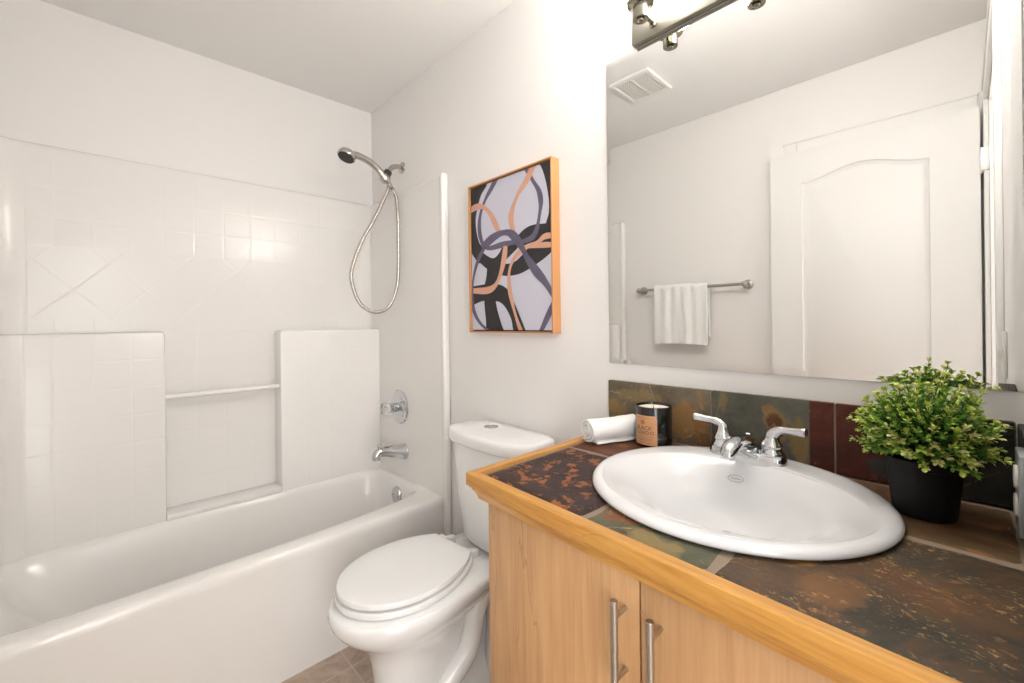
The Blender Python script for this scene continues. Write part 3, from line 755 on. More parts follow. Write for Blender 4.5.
# ------------------------------------------------------------------ sink
snk = thing('sink', (SKX, SKY, 0.8985), 'white oval drop in porcelain sink set in the slate countertop', 'sink')
bm = bmesh.new()
def sring(a, b, z, oy=0.0, n=96): return [Vector((SKX + a * math.cos(2 * PI * i / n), SKY + oy + b * math.sin(2 * PI * i / n), z)) for i in range(n)]
K = [(SA - 0.004, SB - 0.004, 0.8995, 0), (SA, SB, 0.9025, 0), (SA, SB, 0.906, 0), (SA - 0.004, SB - 0.004, 0.9115, 0), (SA - 0.011, SB - 0.011, 0.9140, 0), (SA - 0.020, SB - 0.022, 0.9142, -0.001)]
B = [(0.228, 0.198, 0.9128, -0.024), (0.216, 0.186, 0.9085, -0.02), (0.202, 0.1735, 0.902, -0.0165), (0.184, 0.1595, 0.8925, -0.0125), (0.16, 0.1425, 0.878, -0.0075), (0.131, 0.12, 0.854, -0.002), (0.096, 0.09, 0.828, 0.0), (0.062, 0.057, 0.81, -0.001), (0.024, 0.024, 0.803, -0.001)]
def dense(L, k):
    A = smoothpath([Vector(q[:3]) for q in L], k); C = smoothpath([Vector((q[3], 0, 0)) for q in L], k)
    return [(a.x, a.y, a.z, c.x) for a, c in zip(A, C)]
B = dense(K[-2:] + B, 5)[5:]
R = [sring(*k) for k in K[:-1] + B]
U = [(0.03, 0.03, 0.790, -0.001), (0.08, 0.075, 0.798, -0.001), (0.125, 0.112, 0.822, -0.012), (0.162, 0.140, 0.850, -0.018), (0.195, 0.172, 0.876, -0.024), (SA - 0.025, SB - 0.03, 0.897, 0)]
R2 = [sring(*k) for k in U]
loft(bm, R + R2, False, False)
vs = list(bm.verts)
loft(bm, [R2[-1], R[0]], False, False)
mobj('basin', bm, m_sink, snk, 60)
bm = bmesh.new(); lathe(bm, [(0.026, 0), (0.026, 0.004), (0.021, 0.006), (0.019, 0.003), (0.001, 0.003)], (SKX, SKY + -0.001, 0.8025))
lathe(bm, [(0.015, 0.003), (0.015, 0.010), (0.010, 0.013), (0.001, 0.0135)], (SKX, SKY + -0.001, 0.8025))
mobj('drain', bm, m_chrome, snk, 40)
def on_basin(px, s):
    """point and normal on the basin's inner wall at the back, height parameter from the ring list"""
    pass
def basin_pt(x, z):
    rows_ = B
    for (a0, b0, z0, o0), (a1, b1, z1, o1) in zip(rows_[:-1], rows_[1:]):
        if z1 <= z <= z0:
            t = (z0 - z) / (z0 - z1); a = a0 + (a1 - a0) * t; b = b0 + (b1 - b0) * t; oy = o0 + (o1 - o0) * t
            return Vector((x, SKY + oy + b * math.sqrt(max(0, 1 - ((x - SKX) / a) ** 2)), z))
bm = bmesh.new()
def strip_on_basin(pts, w):
    P = [basin_pt(x, z) for x, z in pts]
    L = []
    for i, p in enumerate(P):
        t = (P[min(i + 1, len(P) - 1)] - P[max(i - 1, 0)]).normalized()
        nrm = (Vector((SKX, SKY - 0.03, 0.86)) - p).normalized(); s = t.cross(nrm).normalized()
        L.append((bm.verts.new(p + nrm * 0.0006 + s * w), bm.verts.new(p + nrm * 0.0006 - s * w)))
    for a, b in zip(L[:-1], L[1:]): bm.faces.new((a[0], b[0], b[1], a[1]))
LX, LZ = 2.0055, 0.8785
strip_on_basin([(LX + 0.0150 * math.cos(2 * PI * i / 32), LZ + 0.0060 * math.sin(2 * PI * i / 32)) for i in range(33)], 0.0006)
strip_on_basin([(LX - 0.010 + 0.020 * i / 24, LZ + 0.0016 * math.sin(i * 1.35)) for i in range(25)], 0.0005)
mobj('maker_mark', bm, m_gold, snk, 0)

# ------------------------------------------------------------------ faucet
FX_, FY_, FZ = 2.010, -0.078, 0.9125
fau = thing('faucet', (FX_, FY_, FZ), 'chrome two handle centerset faucet at the back of the sink', 'faucet')
bm = bmesh.new()
rings = []
for z, k in ((-0.008, 1.0), (0.006, 1.0), (0.010, 0.97), (0.018, 0.90), (0.020, 0.82)):
    ring = []
    for i in range(64):
        x, y = sup(0, 0, 0.080 * (1 if k == 1 else 0.985 * (0.6 + 0.4 * k) ** 0.2), 0.027 * k, 3.2, 2 * PI * i / 64)
        ring.append(Vector((FX_ + x, FY_ + y, FZ + z)))
    rings.append(ring)
loft(bm, rings)
mobj('base_plate', bm, m_chrome, fau, 40)
bm = bmesh.new()
sp = smoothpath([(FX_, FY_ + 0.016, FZ + 0.020), (FX_, FY_ + 0.010, FZ + 0.030), (FX_, FY_ - 0.02, FZ + 0.040), (FX_, FY_ - 0.06, FZ + 0.046), (FX_, FY_ - 0.095, FZ + 0.043), (FX_, FY_ - 0.112, FZ + 0.034), (FX_, FY_ - 0.116, FZ + 0.022)], 7)
tube(bm, sp, resample([0.020, 0.020, 0.019, 0.0165, 0.015, 0.0135, 0.0115], len(sp)), 24, squash=((1, 0, 0), 1.15))
lathe(bm, [(0.028, -0.004), (0.024, 0.008), (0.020, 0.018)], (FX_, FY_ + 0.004, FZ + 0.016), n=32)
mobj('spout', bm, m_chrome, fau, 60)
for s, ang in ((-1, math.radians(180)), (1, math.radians(0))):
    hx = FX_ + s * 0.051
    bm = bmesh.new()
    lathe(bm, [(0.0255, 0.018), (0.026, 0.022), (0.0245, 0.026), (0.021, 0.030), (0.0205, 0.037), (0.022, 0.039), (0.021, 0.043), (0.016, 0.050), (0.0145, 0.056)], (hx, FY_, FZ), n=28)
    dx, dy = math.cos(ang), math.sin(ang) - 0.12
    c = Vector((hx, FY_, FZ))
    lp = smoothpath([c + Vector((0, 0, 0.053)), c + Vector((dx * 0.002, 0, 0.062)), c + Vector((dx * 0.012, dy * 0.012, 0.072)), c + Vector((dx * 0.026, dy * 0.026, 0.0755)), c + Vector((dx * 0.045, dy * 0.045, 0.0765)), c + Vector((dx * 0.062, dy * 0.06, 0.078)), c + Vector((dx * 0.066, dy * 0.066, 0.078))], 7)
    tube(bm, lp, resample([0.0145, 0.0135, 0.010, 0.0078, 0.0082, 0.0098, 0.0080], len(lp)), 18)
    mobj('handle', bm, m_chrome, fau, 50)
bm = bmesh.new(); lathe(bm, [(0.0042, 0), (0.0042, 0.030), (0.009, 0.032), (0.0105, 0.036), (0.0075, 0.040), (0.001, 0.042)], (FX_ - 0.004, FY_ + 0.020, FZ + 0.012), n=18)
mobj('lift_rod', bm, m_chrome, fau, 40)

# ------------------------------------------------------------------ candle
CC = Vector((1.782, -0.078, 0.8985)); CR = 0.0465; CH = 0.104
can = thing('candle', CC, 'black jar candle with kraft paper label beside the rolled towel', 'candle')
bm = bmesh.new(); lathe(bm, [(CR - 0.005, 0), (CR, 0.004), (CR, CH - 0.0015), (CR - 0.001, CH), (CR - 0.003, CH), (CR - 0.004, CH - 0.002), (CR - 0.004, 0.07)], CC, n=56, cap1=True)
mobj('jar', bm, m_jar, can, 40)
bm = bmesh.new(); lathe(bm, [(CR - 0.0045, 0.08), (CR - 0.0045, 0.0975), (CR - 0.008, 0.0965), (0.003, 0.096), (0.001, 0.096)], CC, n=48); mobj('wax', bm, m_wax, can, 40)
bm = bmesh.new(); tube(bm, [CC + Vector((0, 0, 0.095)), CC + Vector((0.001, 0, 0.102))], 0.0012, 8); mobj('wick', bm, m_dark, can, 40)
LA = math.radians(-92)                   # direction the label faces
def wrap(u, v, r): return CC + Vector((r * math.cos(LA + u / CR), r * math.sin(LA + u / CR), v))
bm = bmesh.new(); nn = 24; lw = 0.033
for i in range(nn):
    u0 = -lw + 2 * lw * i / nn; u1 = -lw + 2 * lw * (i + 1) / nn
    def top(u): return 0.083 - (0.007 if abs(u) > lw - 0.004 else 0.0)
    t = top((u0 + u1) / 2)
    bm.faces.new([bm.verts.new(wrap(u, v, CR + 0.0004)) for u, v in ((u0, 0.007), (u1, 0.007), (u1, t), (u0, t))])
lab = mobj('label', bm, m_label, can, 0)
def text_mesh(name, body, size, u, v, mtl, parent):
    cu = bpy.data.curves.new('text', 'FONT'); cu.body = body; cu.size = size; cu.align_x = 'CENTER'; cu.align_y = 'CENTER'; cu.resolution_u = 2
    to = bpy.data.objects.new('text', cu); COL.objects.link(to)
    bpy.context.view_layer.update()
    me = bpy.data.meshes.new_from_object(to.evaluated_get(bpy.context.evaluated_depsgraph_get()))
    bpy.data.objects.remove(to); bpy.data.curves.remove(cu)
    bmt = bmesh.new(); bmt.from_mesh(me); bpy.data.meshes.remove(me)
    bmesh.ops.subdivide_edges(bmt, edges=[e for e in bmt.edges if e.calc_length() > 0.004], cuts=2)
    for q in bmt.verts: q.co = wrap(u + q.co.x, v + q.co.y, CR + 0.0008)
    return mobj(name, bmt, mtl, parent, 0)
text_mesh('lettering', 'BLACK', 0.0145, -0.002, 0.0505, m_ink, lab)
text_mesh('lettering', 'TUXEDO', 0.0135, -0.002, 0.0385, m_ink, lab)
bm = bmesh.new()
for (u0, u1, v, h) in ((-0.026, 0.026, 0.0285, 0.0006), (-0.022, 0.022, 0.0225, 0.0009), (-0.016, 0.016, 0.019, 0.0008), (-0.020, 0.020, 0.0125, 0.0006), (-0.024, 0.024, 0.0765, 0.0006)):
    for k in range(10):
        a = u0 + (u1 - u0) * k / 10; b = a + (u1 - u0) / 10 * (0.72 if h > 0.0007 else 1)
        bm.faces.new([bm.verts.new(wrap(u, w, CR + 0.0008)) for u, w in ((a, v), (b, v), (b, v + h), (a, v + h))])
mobj('fine_print', bm, m_ink, lab, 0)
bm = bmesh.new()
for k in range(20):                       # small round emblem
    a0, a1 = 2 * PI * k / 20, 2 * PI * (k + 1) / 20
    bm.faces.new([bm.verts.new(wrap(-0.004 + r * math.cos(a), 0.066 + r * math.sin(a), CR + 0.0008)) for r, a in ((0.0055, a0), (0.0055, a1), (0.0046, a1), (0.0046, a0))])
for k in (-1, 0, 1):
    bm.faces.new([bm.verts.new(wrap(-0.004 + k * 0.002 + du, 0.066 + dv, CR + 0.0008)) for du, dv in ((-0.0005, -0.003), (0.0005, -0.003), (0.0005, 0.003), (-0.0005, 0.003))])
mobj('emblem', bm, m_ink, lab, 0)

# ------------------------------------------------------------------ rolled towel on the counter
a0 = Vector((1.644, -0.192, 0)); a1 = Vector((1.704, -0.046, 0)); ax = (a1 - a0); Lr = ax.length; ax.normalize(); side = Vector((ax.y, -ax.x, 0))
def spiral_section(k, wob):
    out, inn = [], []
    turns, n = 3.2, 88
    for i in range(n + 1):
        t = i / n; th = -1.0 - (1 - t) * turns * 2 * PI
        r = 0.007 + 0.0275 * t
        w = 1 + wob * math.sin(th * 2 + k)
        out.append((r * w * math.cos(th) * 1.12, r * w * math.sin(th) * 0.95)); ri = max(r - 0.0060, 0.0012)
        inn.append((ri * w * math.cos(th) * 1.12, ri * w * math.sin(th) * 0.95))
    # loose flap lying on the counter
    tx, tz = out[-1]
    return out + inn[::-1]
bm = bmesh.new(); rings = []
for j in range(15):
    t = j / 14; sh = 0.004 * math.sin(t * 2.2)
    sec = spiral_section(j * 0.35, 0.025)
    zc = 0.8985 + 0.0335 + 0.002 * t
    c = a0 + ax * (t * Lr)
    e = 0.0 if 0 < j < 14 else -0.0015
    rings.append([c + side * (-x + sh) + Vector((0, 0, max(zc + z + 0.0026 * noise.noise(Vector((x * 60, z * 60, j * 0.45))), 0.9))) + ax * (0.003 * math.sqrt(x * x + z * z) / 0.03 * (1 if j < 7 else -1)) for x, z in sec])
loft(bm, rings)
# the free edge of the towel, lying out on the slate on the camera side
fl = []
for j in range(15):
    c = a0 + ax * ((0.10 + 0.86 * j / 14) * Lr); lo = 0.8995
    row = []
    for x, z, th in ((0.006, 0.0, 0.006), (0.018, 0.002, 0.006), (0.026, 0.0015, 0.006), (0.033, 0.0005, 0.005), (0.0355, 0.0015, 0.002)):
        row.append((c + side * (x + 0.0015 * math.sin(j * 0.9)), lo + z, th))
    fl.append([p + Vector((0, 0, zz)) for p, zz, th in row] + [p + Vector((0, 0, zz + th)) for p, zz, th in row[::-1]])
loft(bm, fl)
tag(mobj('rolled_towel', bm, m_terry, None, 60, (1.683, -0.118, 0.8985)), 'small white towel rolled up on the countertop corner beside the candle', 'towel')

# ------------------------------------------------------------------ potted plant
random.seed(11)
PC = Vector((2.305, -0.140, 0.8985))
pl = thing('potted_plant', PC, 'bushy artificial green plant in a black pot right of the sink', 'plant')
bm = bmesh.new(); lathe(bm, [(0.038, 0), (0.0405, 0.002), (0.0485, 0.080), (0.0505, 0.081), (0.0515, 0.092), (0.0505, 0.094), (0.047, 0.093), (0.0455, 0.078), (0.044, 0.070)], PC, n=56)
mobj('pot', bm, m_black, pl, 35)
m_soil = mat('dry_moss', rgb(58, 52, 34), 0.95, bump=(200, 1.0, 0.01))
bm = bmesh.new(); lathe(bm, [(0.0448, 0.070), (0.0448, 0.076), (0.03, 0.083), (0.001, 0.086)], PC, n=40); mobj('moss', bm, m_soil, pl, 60)
def leaf_mat(name, c, c2):
    m = mat(name, c, 0.45, spec=0.35); n = NT(m)
    n.link(n.mix(n.noise(n.coord(), 40, 2), c, c2), bsdf(m).inputs['Base Color'])
    bsdf(m).inputs['Subsurface Weight'].default_value = 0.0
    return m
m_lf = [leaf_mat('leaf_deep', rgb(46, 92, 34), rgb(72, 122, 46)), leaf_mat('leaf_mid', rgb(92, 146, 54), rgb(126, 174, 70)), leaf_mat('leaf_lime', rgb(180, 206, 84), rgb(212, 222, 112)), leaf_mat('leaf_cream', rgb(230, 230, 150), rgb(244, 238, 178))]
m_stem = mat('leaf_stem', rgb(96, 112, 52), 0.6)
ctr = PC + Vector((0, 0, 0.138)); RX, RZ = 0.084, 0.082
bml = bmesh.new(); bms = bmesh.new()
def add_leaf(p, d, L, wd, mi):
    d = d.normalized(); s = d.cross(Vector((random.uniform(-.3, .3), random.uniform(-.3, .3), 1))).normalized(); nn = s.cross(d)
    prof_ = ((0, 0.12), (0.35, 0.75), (0.68, 1.0), (0.9, 0.7), (1.0, 0.12))
    rows_ = []
    for t, w in prof_:
        c = p + d * (L * t) + nn * (0.10 * L * math.sin(t * PI))
        rows_.append([bml.verts.new(c - s * wd * w + nn * wd * 0.35 * w), bml.verts.new(c), bml.verts.new(c + s * wd * w + nn * wd * 0.35 * w)])
    for a, b in zip(rows_[:-1], rows_[1:]):
        for k in (0, 1):
            f = bml.faces.new((a[k], a[k + 1], b[k + 1], b[k])); f.material_index = mi
def sprig(base, tip, tone, nlev):
    mid = (base + tip) / 2 + Vector((random.uniform(-.006, .006), random.uniform(-.006, .006), 0.008))
    P = smoothpath([base, mid, tip], 6)
    tube(bms, P, resample([0.0013, 0.0010, 0.0006], len(P)), 5)
    for k in range(nlev):
        t = 0.38 + 0.62 * k / (nlev - 1); i = min(int(t * (len(P) - 1)), len(P) - 2); p = P[i].lerp(P[i + 1], t * (len(P) - 1) - i)
        d = (P[i + 1] - P[i]).normalized(); e = d.orthogonal().normalized(); f = d.cross(e)
        m3 = 3 if k < nlev - 1 else 5
        for q in range(m3):
            a = k * 1.1 + 2 * PI * q / m3 + random.uniform(-.35, .35)
            out = (e * math.cos(a) + f * math.sin(a)) * random.uniform(0.7, 1.1) + d * (0.45 + 0.6 * t) + Vector((0, 0, 0.15))
            r = t + random.uniform(-0.22, 0.18) + tone
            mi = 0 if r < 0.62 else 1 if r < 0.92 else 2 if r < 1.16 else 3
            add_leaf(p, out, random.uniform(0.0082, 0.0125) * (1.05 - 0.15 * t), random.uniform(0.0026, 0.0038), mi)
cnt_s = 0; gold = PI * (3 - 5 ** 0.5); NS = 240
for i in range(NS):
    z = 1 - 1.62 * (i + 0.5) / NS          # dome that droops past the equator
    r = math.sqrt(max(0, 1 - z * z)); a = gold * i
    d = Vector((r * math.cos(a), r * math.sin(a), z))
    k = random.uniform(0.78, 1.06)
    tip = ctr + Vector((d.x * RX * k, d.y * RX * k, d.z * RZ * k * (1.0 if d.z > 0 else 0.92)))
    base = PC + Vector((d.x * 0.016, d.y * 0.016, 0.088))
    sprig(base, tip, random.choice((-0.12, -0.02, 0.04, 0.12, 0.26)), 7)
for d in ((0.3, 0.1, 1.12), (-0.05, -0.3, 1.16), (1.08, -0.1, 0.25), (1.06, -0.42, -0.28), (-1.1, -0.2, 0.1), (-1.02, -0.4, -0.3), (0.8, -0.2, 0.85)):
    sprig(PC + Vector((0, 0, 0.088)), ctr + Vector((d[0] * RX, d[1] * RX, d[2] * RZ)), 0.1, 8)
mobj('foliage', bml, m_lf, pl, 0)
mobj('stems', bms, m_stem, pl, 60)

# ------------------------------------------------------------------ outlet and switch
ol = thing('outlet_plate', (XW - 0.013, -0.175, 0.9735), 'grey metal outlet cover plate at the counter end on the side splash', 'outlet')
m_plate = mat('outlet_plate_metal', rgb(176, 180, 184), 0.35, 0.35)
OY = -0.175
bm = bmesh.new(); box(bm, XW - 0.0225, XW - 0.0128, OY - 0.035, OY + 0.035, 0.916, 1.031, 0.0022, 3); mobj('cover_plate', bm, m_plate, ol, 40)
for z in (0.953, 0.994):
    bm = bmesh.new(); lathe(bm, [(0.0165, 0), (0.0165, 0.0025), (0.0155, 0.0032)], (XW - 0.0224, OY, z), (-1, 0, 0), 28)
    mobj('receptacle', bm, m_plast, ol, 40)
bm = bmesh.new(); lathe(bm, [(0.003, 0), (0.003, 0.001), (0.001, 0.0015)], (XW - 0.0224, OY, 0.9735), (-1, 0, 0), 12); mobj('screw', bm, m_chrome, ol, 40)
sw = thing('light_switch', (XW, -0.535, 1.13), 'white light switch plate on the right wall beside the door casing', 'light switch')
bm = bmesh.new(); box(bm, XW - 0.006, XW - 0.0005, -0.57, -0.50, 1.072, 1.188, 0.002); mobj('cover_plate', bm, m_plast, sw, 30)
bm = bmesh.new(); box(bm, XW - 0.016, XW - 0.006, -0.540, -0.530, 1.120, 1.142, 0.002); mobj('toggle', bm, m_plast, sw, 30)

# ------------------------------------------------------------------ wall mirror with bevelled edge
MX0, MX1, MZ0, MZ1 = 1.598, 2.4255, 1.0985, 2.0185
bm = bmesh.new(); bv = 0.0125
def rr(ins, y): return [Vector((x, y, z)) for x, z in ((MX0 + ins, MZ0 + ins), (MX1 - ins, MZ0 + ins), (MX1 - ins, MZ1 - ins), (MX0 + ins, MZ1 - ins))]
loft(bm, [rr(0, -0.0005), rr(0, -0.0045)], True, False, mi=1)
loft(bm, [rr(0, -0.0045), rr(bv, -0.0056)], False, True, mi=0)
for f in bm.faces: f.smooth = False
mir = mobj('wall_mirror', bm, [m_mirror, m_medge], None, 0, (2.01, 0, 1.0985))
tag(mir, 'large frameless mirror on the wall above the row of slate tiles', 'mirror')

m_lampn = mat('lamp_nickel', rgb(150, 146, 132), 0.24, 1.0)
m_plate_n = mat('brushed_backplate', rgb(158, 154, 142), 0.42, 1.0)
# ------------------------------------------------------------------ vanity light
vl = thing('vanity_light', (1.995, 0, 2.075), 'three lamp brushed nickel vanity light above the mirror', 'light fixture')
bm = bmesh.new(); box(bm, 1.697, 2.293, -0.022, -0.001, 2.022, 2.135, 0.003); mobj('backplate', bm, m_plate_n, vl, 30)
for lx in (1.765, 1.995, 2.225):
    bm = bmesh.new(); tube(bm, [(lx + 0.0, -0.02, 2.052), (lx, -0.055, 2.052), (lx, -0.078, 2.052)], 0.0055, 14)
    lathe(bm, [(0.012, 0), (0.012, 0.003), (0.007, 0.008)], (lx, -0.0215, 2.052), (0, -1, 0), 20)
    mobj('arm', bm, m_lampn, vl, 40)
    bm = bmesh.new(); c = (lx, -0.09, 2.03)
    lathe(bm, [(0.011, 0.003), (0.017, 0.0), (0.0205, 0.001), (0.021, 0.004), (0.0205, 0.034), (0.024, 0.036), (0.034, 0.038), (0.036, 0.042), (0.036, 0.050), (0.033, 0.052)], c, n=32)
    cup = mobj('socket_cup', bm, m_lampn, vl, 40)
    bm = bmesh.new(); lathe(bm, [(0.009, 0.004), (0.0095, 0.0), (0.0085, -0.003), (0.005, -0.005), (0.001, -0.0055)], c, n=20)
    mobj('finial', bm, m_lampn, cup, 50)
    bm = bmesh.new()
    lathe(bm, [(0.027, 0.052), (0.036, 0.062), (0.047, 0.090), (0.054, 0.130), (0.058, 0.165), (0.0585, 0.172), (0.056, 0.172), (0.051, 0.130), (0.044, 0.092), (0.033, 0.066), (0.020, 0.058)], c, n=40)
    mobj('shade', bm, m_glow, vl, 50)

# ------------------------------------------------------------------ framed abstract print
AX0, AX1, AZ0, AZ1 = 0.948, 1.402, 1.187, 1.784
art = thing('framed_print', (1.175, 0, 1.187), 'abstract print of black purple and peach ribbons in a thin oak frame', 'picture')
bm = bmesh.new(); t = 0.0055; D0, D1 = -0.041, -0.001
for a in ((AX0, AX1, AZ0, AZ0 + t), (AX0, AX1, AZ1 - t, AZ1), (AX0, AX0 + t, AZ0 + t, AZ1 - t), (AX1 - t, AX1, AZ0 + t, AZ1 - t)):
    box(bm, a[0], a[1], D0, D1, a[2], a[3], 0.0006)
mobj('frame', bm, m_frame, art, 0)
bm = bmesh.new(); box(bm, AX0 + t, AX1 - t, -0.022, -0.002, AZ0 + t, AZ1 - t); mobj('backing', bm, m_gap, art, 0)
m_paper = mat('print_ground', rgb(206, 205, 218), 0.7, bump=(500, 0.2, 0.0005))
def paint(name, c0, c1):
    m = mat(name, c0, 0.7); n = NT(m); n.link(n.mix(n.noise(n.coord(), 18, 4, 0.6), c0, c1), bsdf(m).inputs['Base Color']); return m
m_pb = paint('print_black', rgb(36, 34, 36), rgb(56, 53, 54)); m_pp = paint('print_purple', rgb(80, 74, 98), rgb(120, 112, 132)); m_po = paint('print_peach', rgb(206, 152, 128), rgb(222, 172, 146))
BLK = [[[0.944, 1.792], [1.058, 1.777], [1.022, 1.736], [0.998, 1.685], [0.987, 1.644], [0.992, 1.593], [1.009, 1.547], [1.034, 1.517], [1.017, 1.466], [0.979, 1.489], [0.939, 1.563]],
       [[1.335, 1.79], [1.411, 1.79], [1.408, 1.548], [1.369, 1.56], [1.381, 1.594], [1.383, 1.636], [1.374, 1.69], [1.359, 1.741]],
       [[1.222, 1.536], [1.254, 1.557], [1.296, 1.569], [1.352, 1.566], [1.401, 1.554], [1.4, 1.497], [1.39, 1.483], [1.351, 1.481], [1.307, 1.494], [1.261, 1.495], [1.238, 1.515]],
       [[0.952, 1.591], [0.98, 1.563], [1.008, 1.524], [1.048, 1.495], [1.092, 1.476], [1.124, 1.489], [1.156, 1.516], [1.235, 1.505], [1.155, 1.455], [1.187, 1.446], [1.222, 1.453], [1.257, 1.473], [1.294, 1.492], [1.40, 1.484], [1.40, 1.469], [1.363, 1.447], [1.321, 1.429], [1.278, 1.413], [1.233, 1.402], [1.178, 1.4], [1.138, 1.406], [1.095, 1.421], [1.056, 1.437], [1.007, 1.471], [0.974, 1.504], [0.951, 1.543]],
       [[1.056, 1.442], [1.146, 1.445], [1.142, 1.406], [1.112, 1.369], [1.104, 1.319], [1.114, 1.273], [1.13, 1.233], [1.146, 1.18], [1.056, 1.18], [1.044, 1.24], [1.036, 1.304], [1.037, 1.368], [1.049, 1.402]],
       [[0.948, 1.374], [1.024, 1.378], [1.068, 1.378], [1.116, 1.374], [1.157, 1.36], [1.185, 1.337], [1.208, 1.298], [1.231, 1.259], [1.267, 1.18], [1.208, 1.18], [1.191, 1.236], [1.164, 1.277], [1.136, 1.3], [1.102, 1.309], [1.036, 1.313], [0.994, 1.306], [0.956, 1.296], [0.940, 1.302]]]
RIB = [([[1.025, 1.79], [1.125, 1.786], [1.088, 1.751], [1.045, 1.707], [1.015, 1.651], [1.012, 1.59], [1.034, 1.535], [1.071, 1.518], [1.138, 1.521], [1.197, 1.522], [1.254, 1.518], [1.305, 1.527], [1.327, 1.556], [1.341, 1.607], [1.346, 1.643], [1.337, 1.683], [1.308, 1.727], [1.271, 1.786]][1:], 2, .0105),
       ([[0.946, 1.687], [0.992, 1.695], [1.037, 1.686], [1.078, 1.652], [1.109, 1.604], [1.13, 1.571]], 3, .012),
       ([[1.164, 1.514], [1.154, 1.463], [1.132, 1.407], [1.101, 1.368], [1.05, 1.353], [0.94, 1.359]], 3, .0125),
       ([[1.322, 1.79], [1.281, 1.736], [1.236, 1.695], [1.206, 1.65], [1.196, 1.612], [1.205, 1.571], [1.221, 1.543]], 3, .0125),
       ([[1.042, 1.524], [1.002, 1.48], [0.973, 1.42], [0.96, 1.346], [0.97, 1.276], [1.009, 1.225], [1.075, 1.185]], 2, .009),
       ([[1.4, 1.518], [1.363, 1.52], [1.329, 1.505], [1.284, 1.498], [1.237, 1.482], [1.201, 1.452], [1.182, 1.408], [1.184, 1.35], [1.2, 1.292], [1.219, 1.241], [1.246, 1.185]], 3, .0095),
       ([[1.4, 1.487], [1.351, 1.492], [1.295, 1.495], [1.253, 1.494]], 3, .009),
       ([[1.026, 1.524], [1.085, 1.552], [1.139, 1.565], [1.185, 1.56], [1.221, 1.534], [1.253, 1.496], [1.279, 1.454], [1.32, 1.406], [1.36, 1.366], [1.40, 1.315]], 2, .016),
       ([[1.40, 1.29], [1.372, 1.244], [1.335, 1.185]], 2, .011)]
bm = bmesh.new(); cx0, cx1, cz0, cz1 = AX0 + 0.0105, AX1 - 0.0105, AZ0 + 0.0105, AZ1 - 0.0105
box(bm, cx0, cx1, -0.0335, -0.0215, cz0, cz1)
yl = -0.0335
def cl(x, z): return min(max(x, cx0), cx1), min(max(z, cz0), cz1)
for poly in BLK:
    yl -= 0.00012
    P = [Vector((x, z, 0)) for x, z in poly]; P = smoothpath(P + [P[0]], 4)[:-1]
    P2 = []
    for p in P:
        q = cl(p.x, p.y)
        if not P2 or (abs(P2[-1][0] - q[0]) + abs(P2[-1][1] - q[1])) > 1e-5: P2.append(q)
    f = bm.faces.new([bm.verts.new((x, yl, z)) for x, z in P2]); f.material_index = 1
for pts, mi, w in RIB:
    yl -= 0.00012
    P = smoothpath([Vector((x, z, 0)) for x, z in pts], 8); rows_ = []
    for i, p in enumerate(P):
        d = (P[min(i + 1, len(P) - 1)] - P[max(i - 1, 0)]).normalized(); s = Vector((-d.y, d.x, 0)); ww = w * (0.9 + 0.22 * math.sin(i * 0.25))
        rows_.append([bm.verts.new((x, yl, z)) for x, z in (cl(*(p + s * ww).xy), cl(*(p - s * ww).xy))])
    for a, b in zip(rows_[:-1], rows_[1:]):
        try: bm.faces.new((a[0], a[1], b[1], b[0])).material_index = mi
        except ValueError: pass
for f in bm.faces: f.normal_update()
mobj('canvas', bm, [m_paper, m_pb, m_pp, m_po], art, 0)

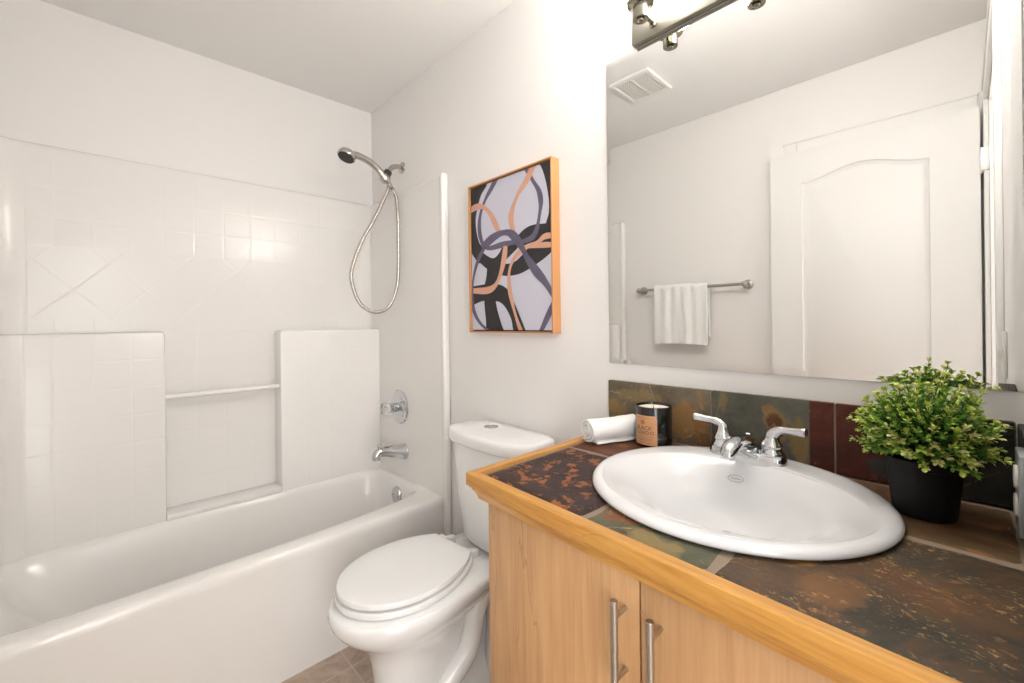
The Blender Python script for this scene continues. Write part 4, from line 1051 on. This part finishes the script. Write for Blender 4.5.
# ------------------------------------------------------------------ towel bar and hanging towel (opposite wall, seen in the mirror)
BY, BZ = YO + 0.062, 1.421
tb = thing('towel_bar', (1.20, YO, BZ), 'brushed nickel towel bar on the wall beside the open door', 'towel bar')
bm = bmesh.new(); tube(bm, [(0.885, BY, BZ), (1.2, BY, BZ), (1.524, BY, BZ)], 0.0085, 18); mobj('bar', bm, m_nickel, tb, 40)
for x in (0.885, 1.524):
    bm = bmesh.new(); lathe(bm, [(0.027, 0), (0.027, 0.006), (0.020, 0.011), (0.013, 0.016), (0.011, 0.040), (0.014, 0.048), (0.0165, 0.058), (0.015, 0.072), (0.009, 0.078), (0.001, 0.079)], (x, YO, BZ), (0, 1, 0), 28)
    mobj('post', bm, m_nickel, tb, 40)
bm = bmesh.new(); rings = []
TX0, TX1 = 1.004, 1.330; nxs = 40
for i in range(nxs + 1):
    x = TX0 + (TX1 - TX0) * i / nxs; u = i / nxs
    sec_o, sec_i = [], []
    zf, zb = 1.078 + 0.006 * math.sin(u * 3), 1.128
    def fold(z): return 0.0028 * math.sin(u * 15 + z * 4) * min(1, (BZ - z) / 0.12 + 0.1) + 0.003 * math.sin(u * 31 + 1)
    k = 12
    for j in range(k + 1):
        z = zf + (BZ - zf) * j / k; sec_o.append((BY + 0.026 + fold(z), z))
    for j in range(1, 9):
        a = PI * j / 8; sec_o.append((BY + 0.026 * math.cos(a), BZ + 0.026 * math.sin(a)))
    for j in range(1, k + 1):
        z = BZ - (BZ - zb) * j / k; sec_o.append((BY - 0.026 + 0.6 * fold(z), z))
    for j in range(k, -1, -1):
        z = BZ - (BZ - zb) * j / k; sec_i.append((BY - 0.0115 + 0.6 * fold(z) * 0.6, z))
    for j in range(7, 0, -1):
        a = PI * j / 8; sec_i.append((BY + 0.0115 * math.cos(a), BZ + 0.0115 * math.sin(a)))
    for j in range(k, -1, -1):
        z = zf + (BZ - zf) * j / k; sec_i.append((BY + 0.0115 + fold(z) * 0.6, z))
    xx = x + 0.004 * math.sin(u * 6)
    rings.append([Vector((xx, y, z)) for y, z in sec_o + sec_i])
loft(bm, rings)
tag(mobj('hand_towel', bm, m_terry, None, 60, (1.155, BY, BZ)), 'white hand towel hanging folded over the towel bar', 'towel')

# ------------------------------------------------------------------ ceiling vent
vt = thing('ceiling_vent', (1.212, -0.896, H), 'white square exhaust fan grille on the ceiling', 'vent')
VX0, VX1, VY0, VY1 = 1.103, 1.321, -1.024, -0.768
m_vent = mat('vent_plastic', rgb(240, 238, 233), 0.4); m_vdark = mat('vent_recess', rgb(84, 82, 78), 0.8)
bm = bmesh.new()
for a in ((VX0, VX1, VY0, VY0 + 0.024), (VX0, VX1, VY1 - 0.024, VY1), (VX0, VX0 + 0.020, VY0 + 0.024, VY1 - 0.024), (VX1 - 0.020, VX1, VY0 + 0.024, VY1 - 0.024)):
    box(bm, a[0], a[1], a[2], a[3], H - 0.014, H - 0.0005, 0.003)
mobj('frame', bm, m_vent, vt, 0)
bm = bmesh.new(); box(bm, VX0 + 0.02, VX1 - 0.02, VY0 + 0.024, VY1 - 0.024, H - 0.003, H - 0.0005); mobj('recess', bm, m_vdark, vt, 0)
bm = bmesh.new(); ns = 13
for i in range(ns):
    y = VY0 + 0.030 + (VY1 - VY0 - 0.060) * i / (ns - 1)
    box(bm, VX0 + 0.02, VX1 - 0.02, y - 0.0042, y + 0.0042, H - 0.011, H - 0.004)
box(bm, (VX0 + VX1) / 2 - 0.0025, (VX0 + VX1) / 2 + 0.0025, VY0 + 0.024, VY1 - 0.024, H - 0.013, H - 0.004)
mobj('grille', bm, m_vent, vt, 0)
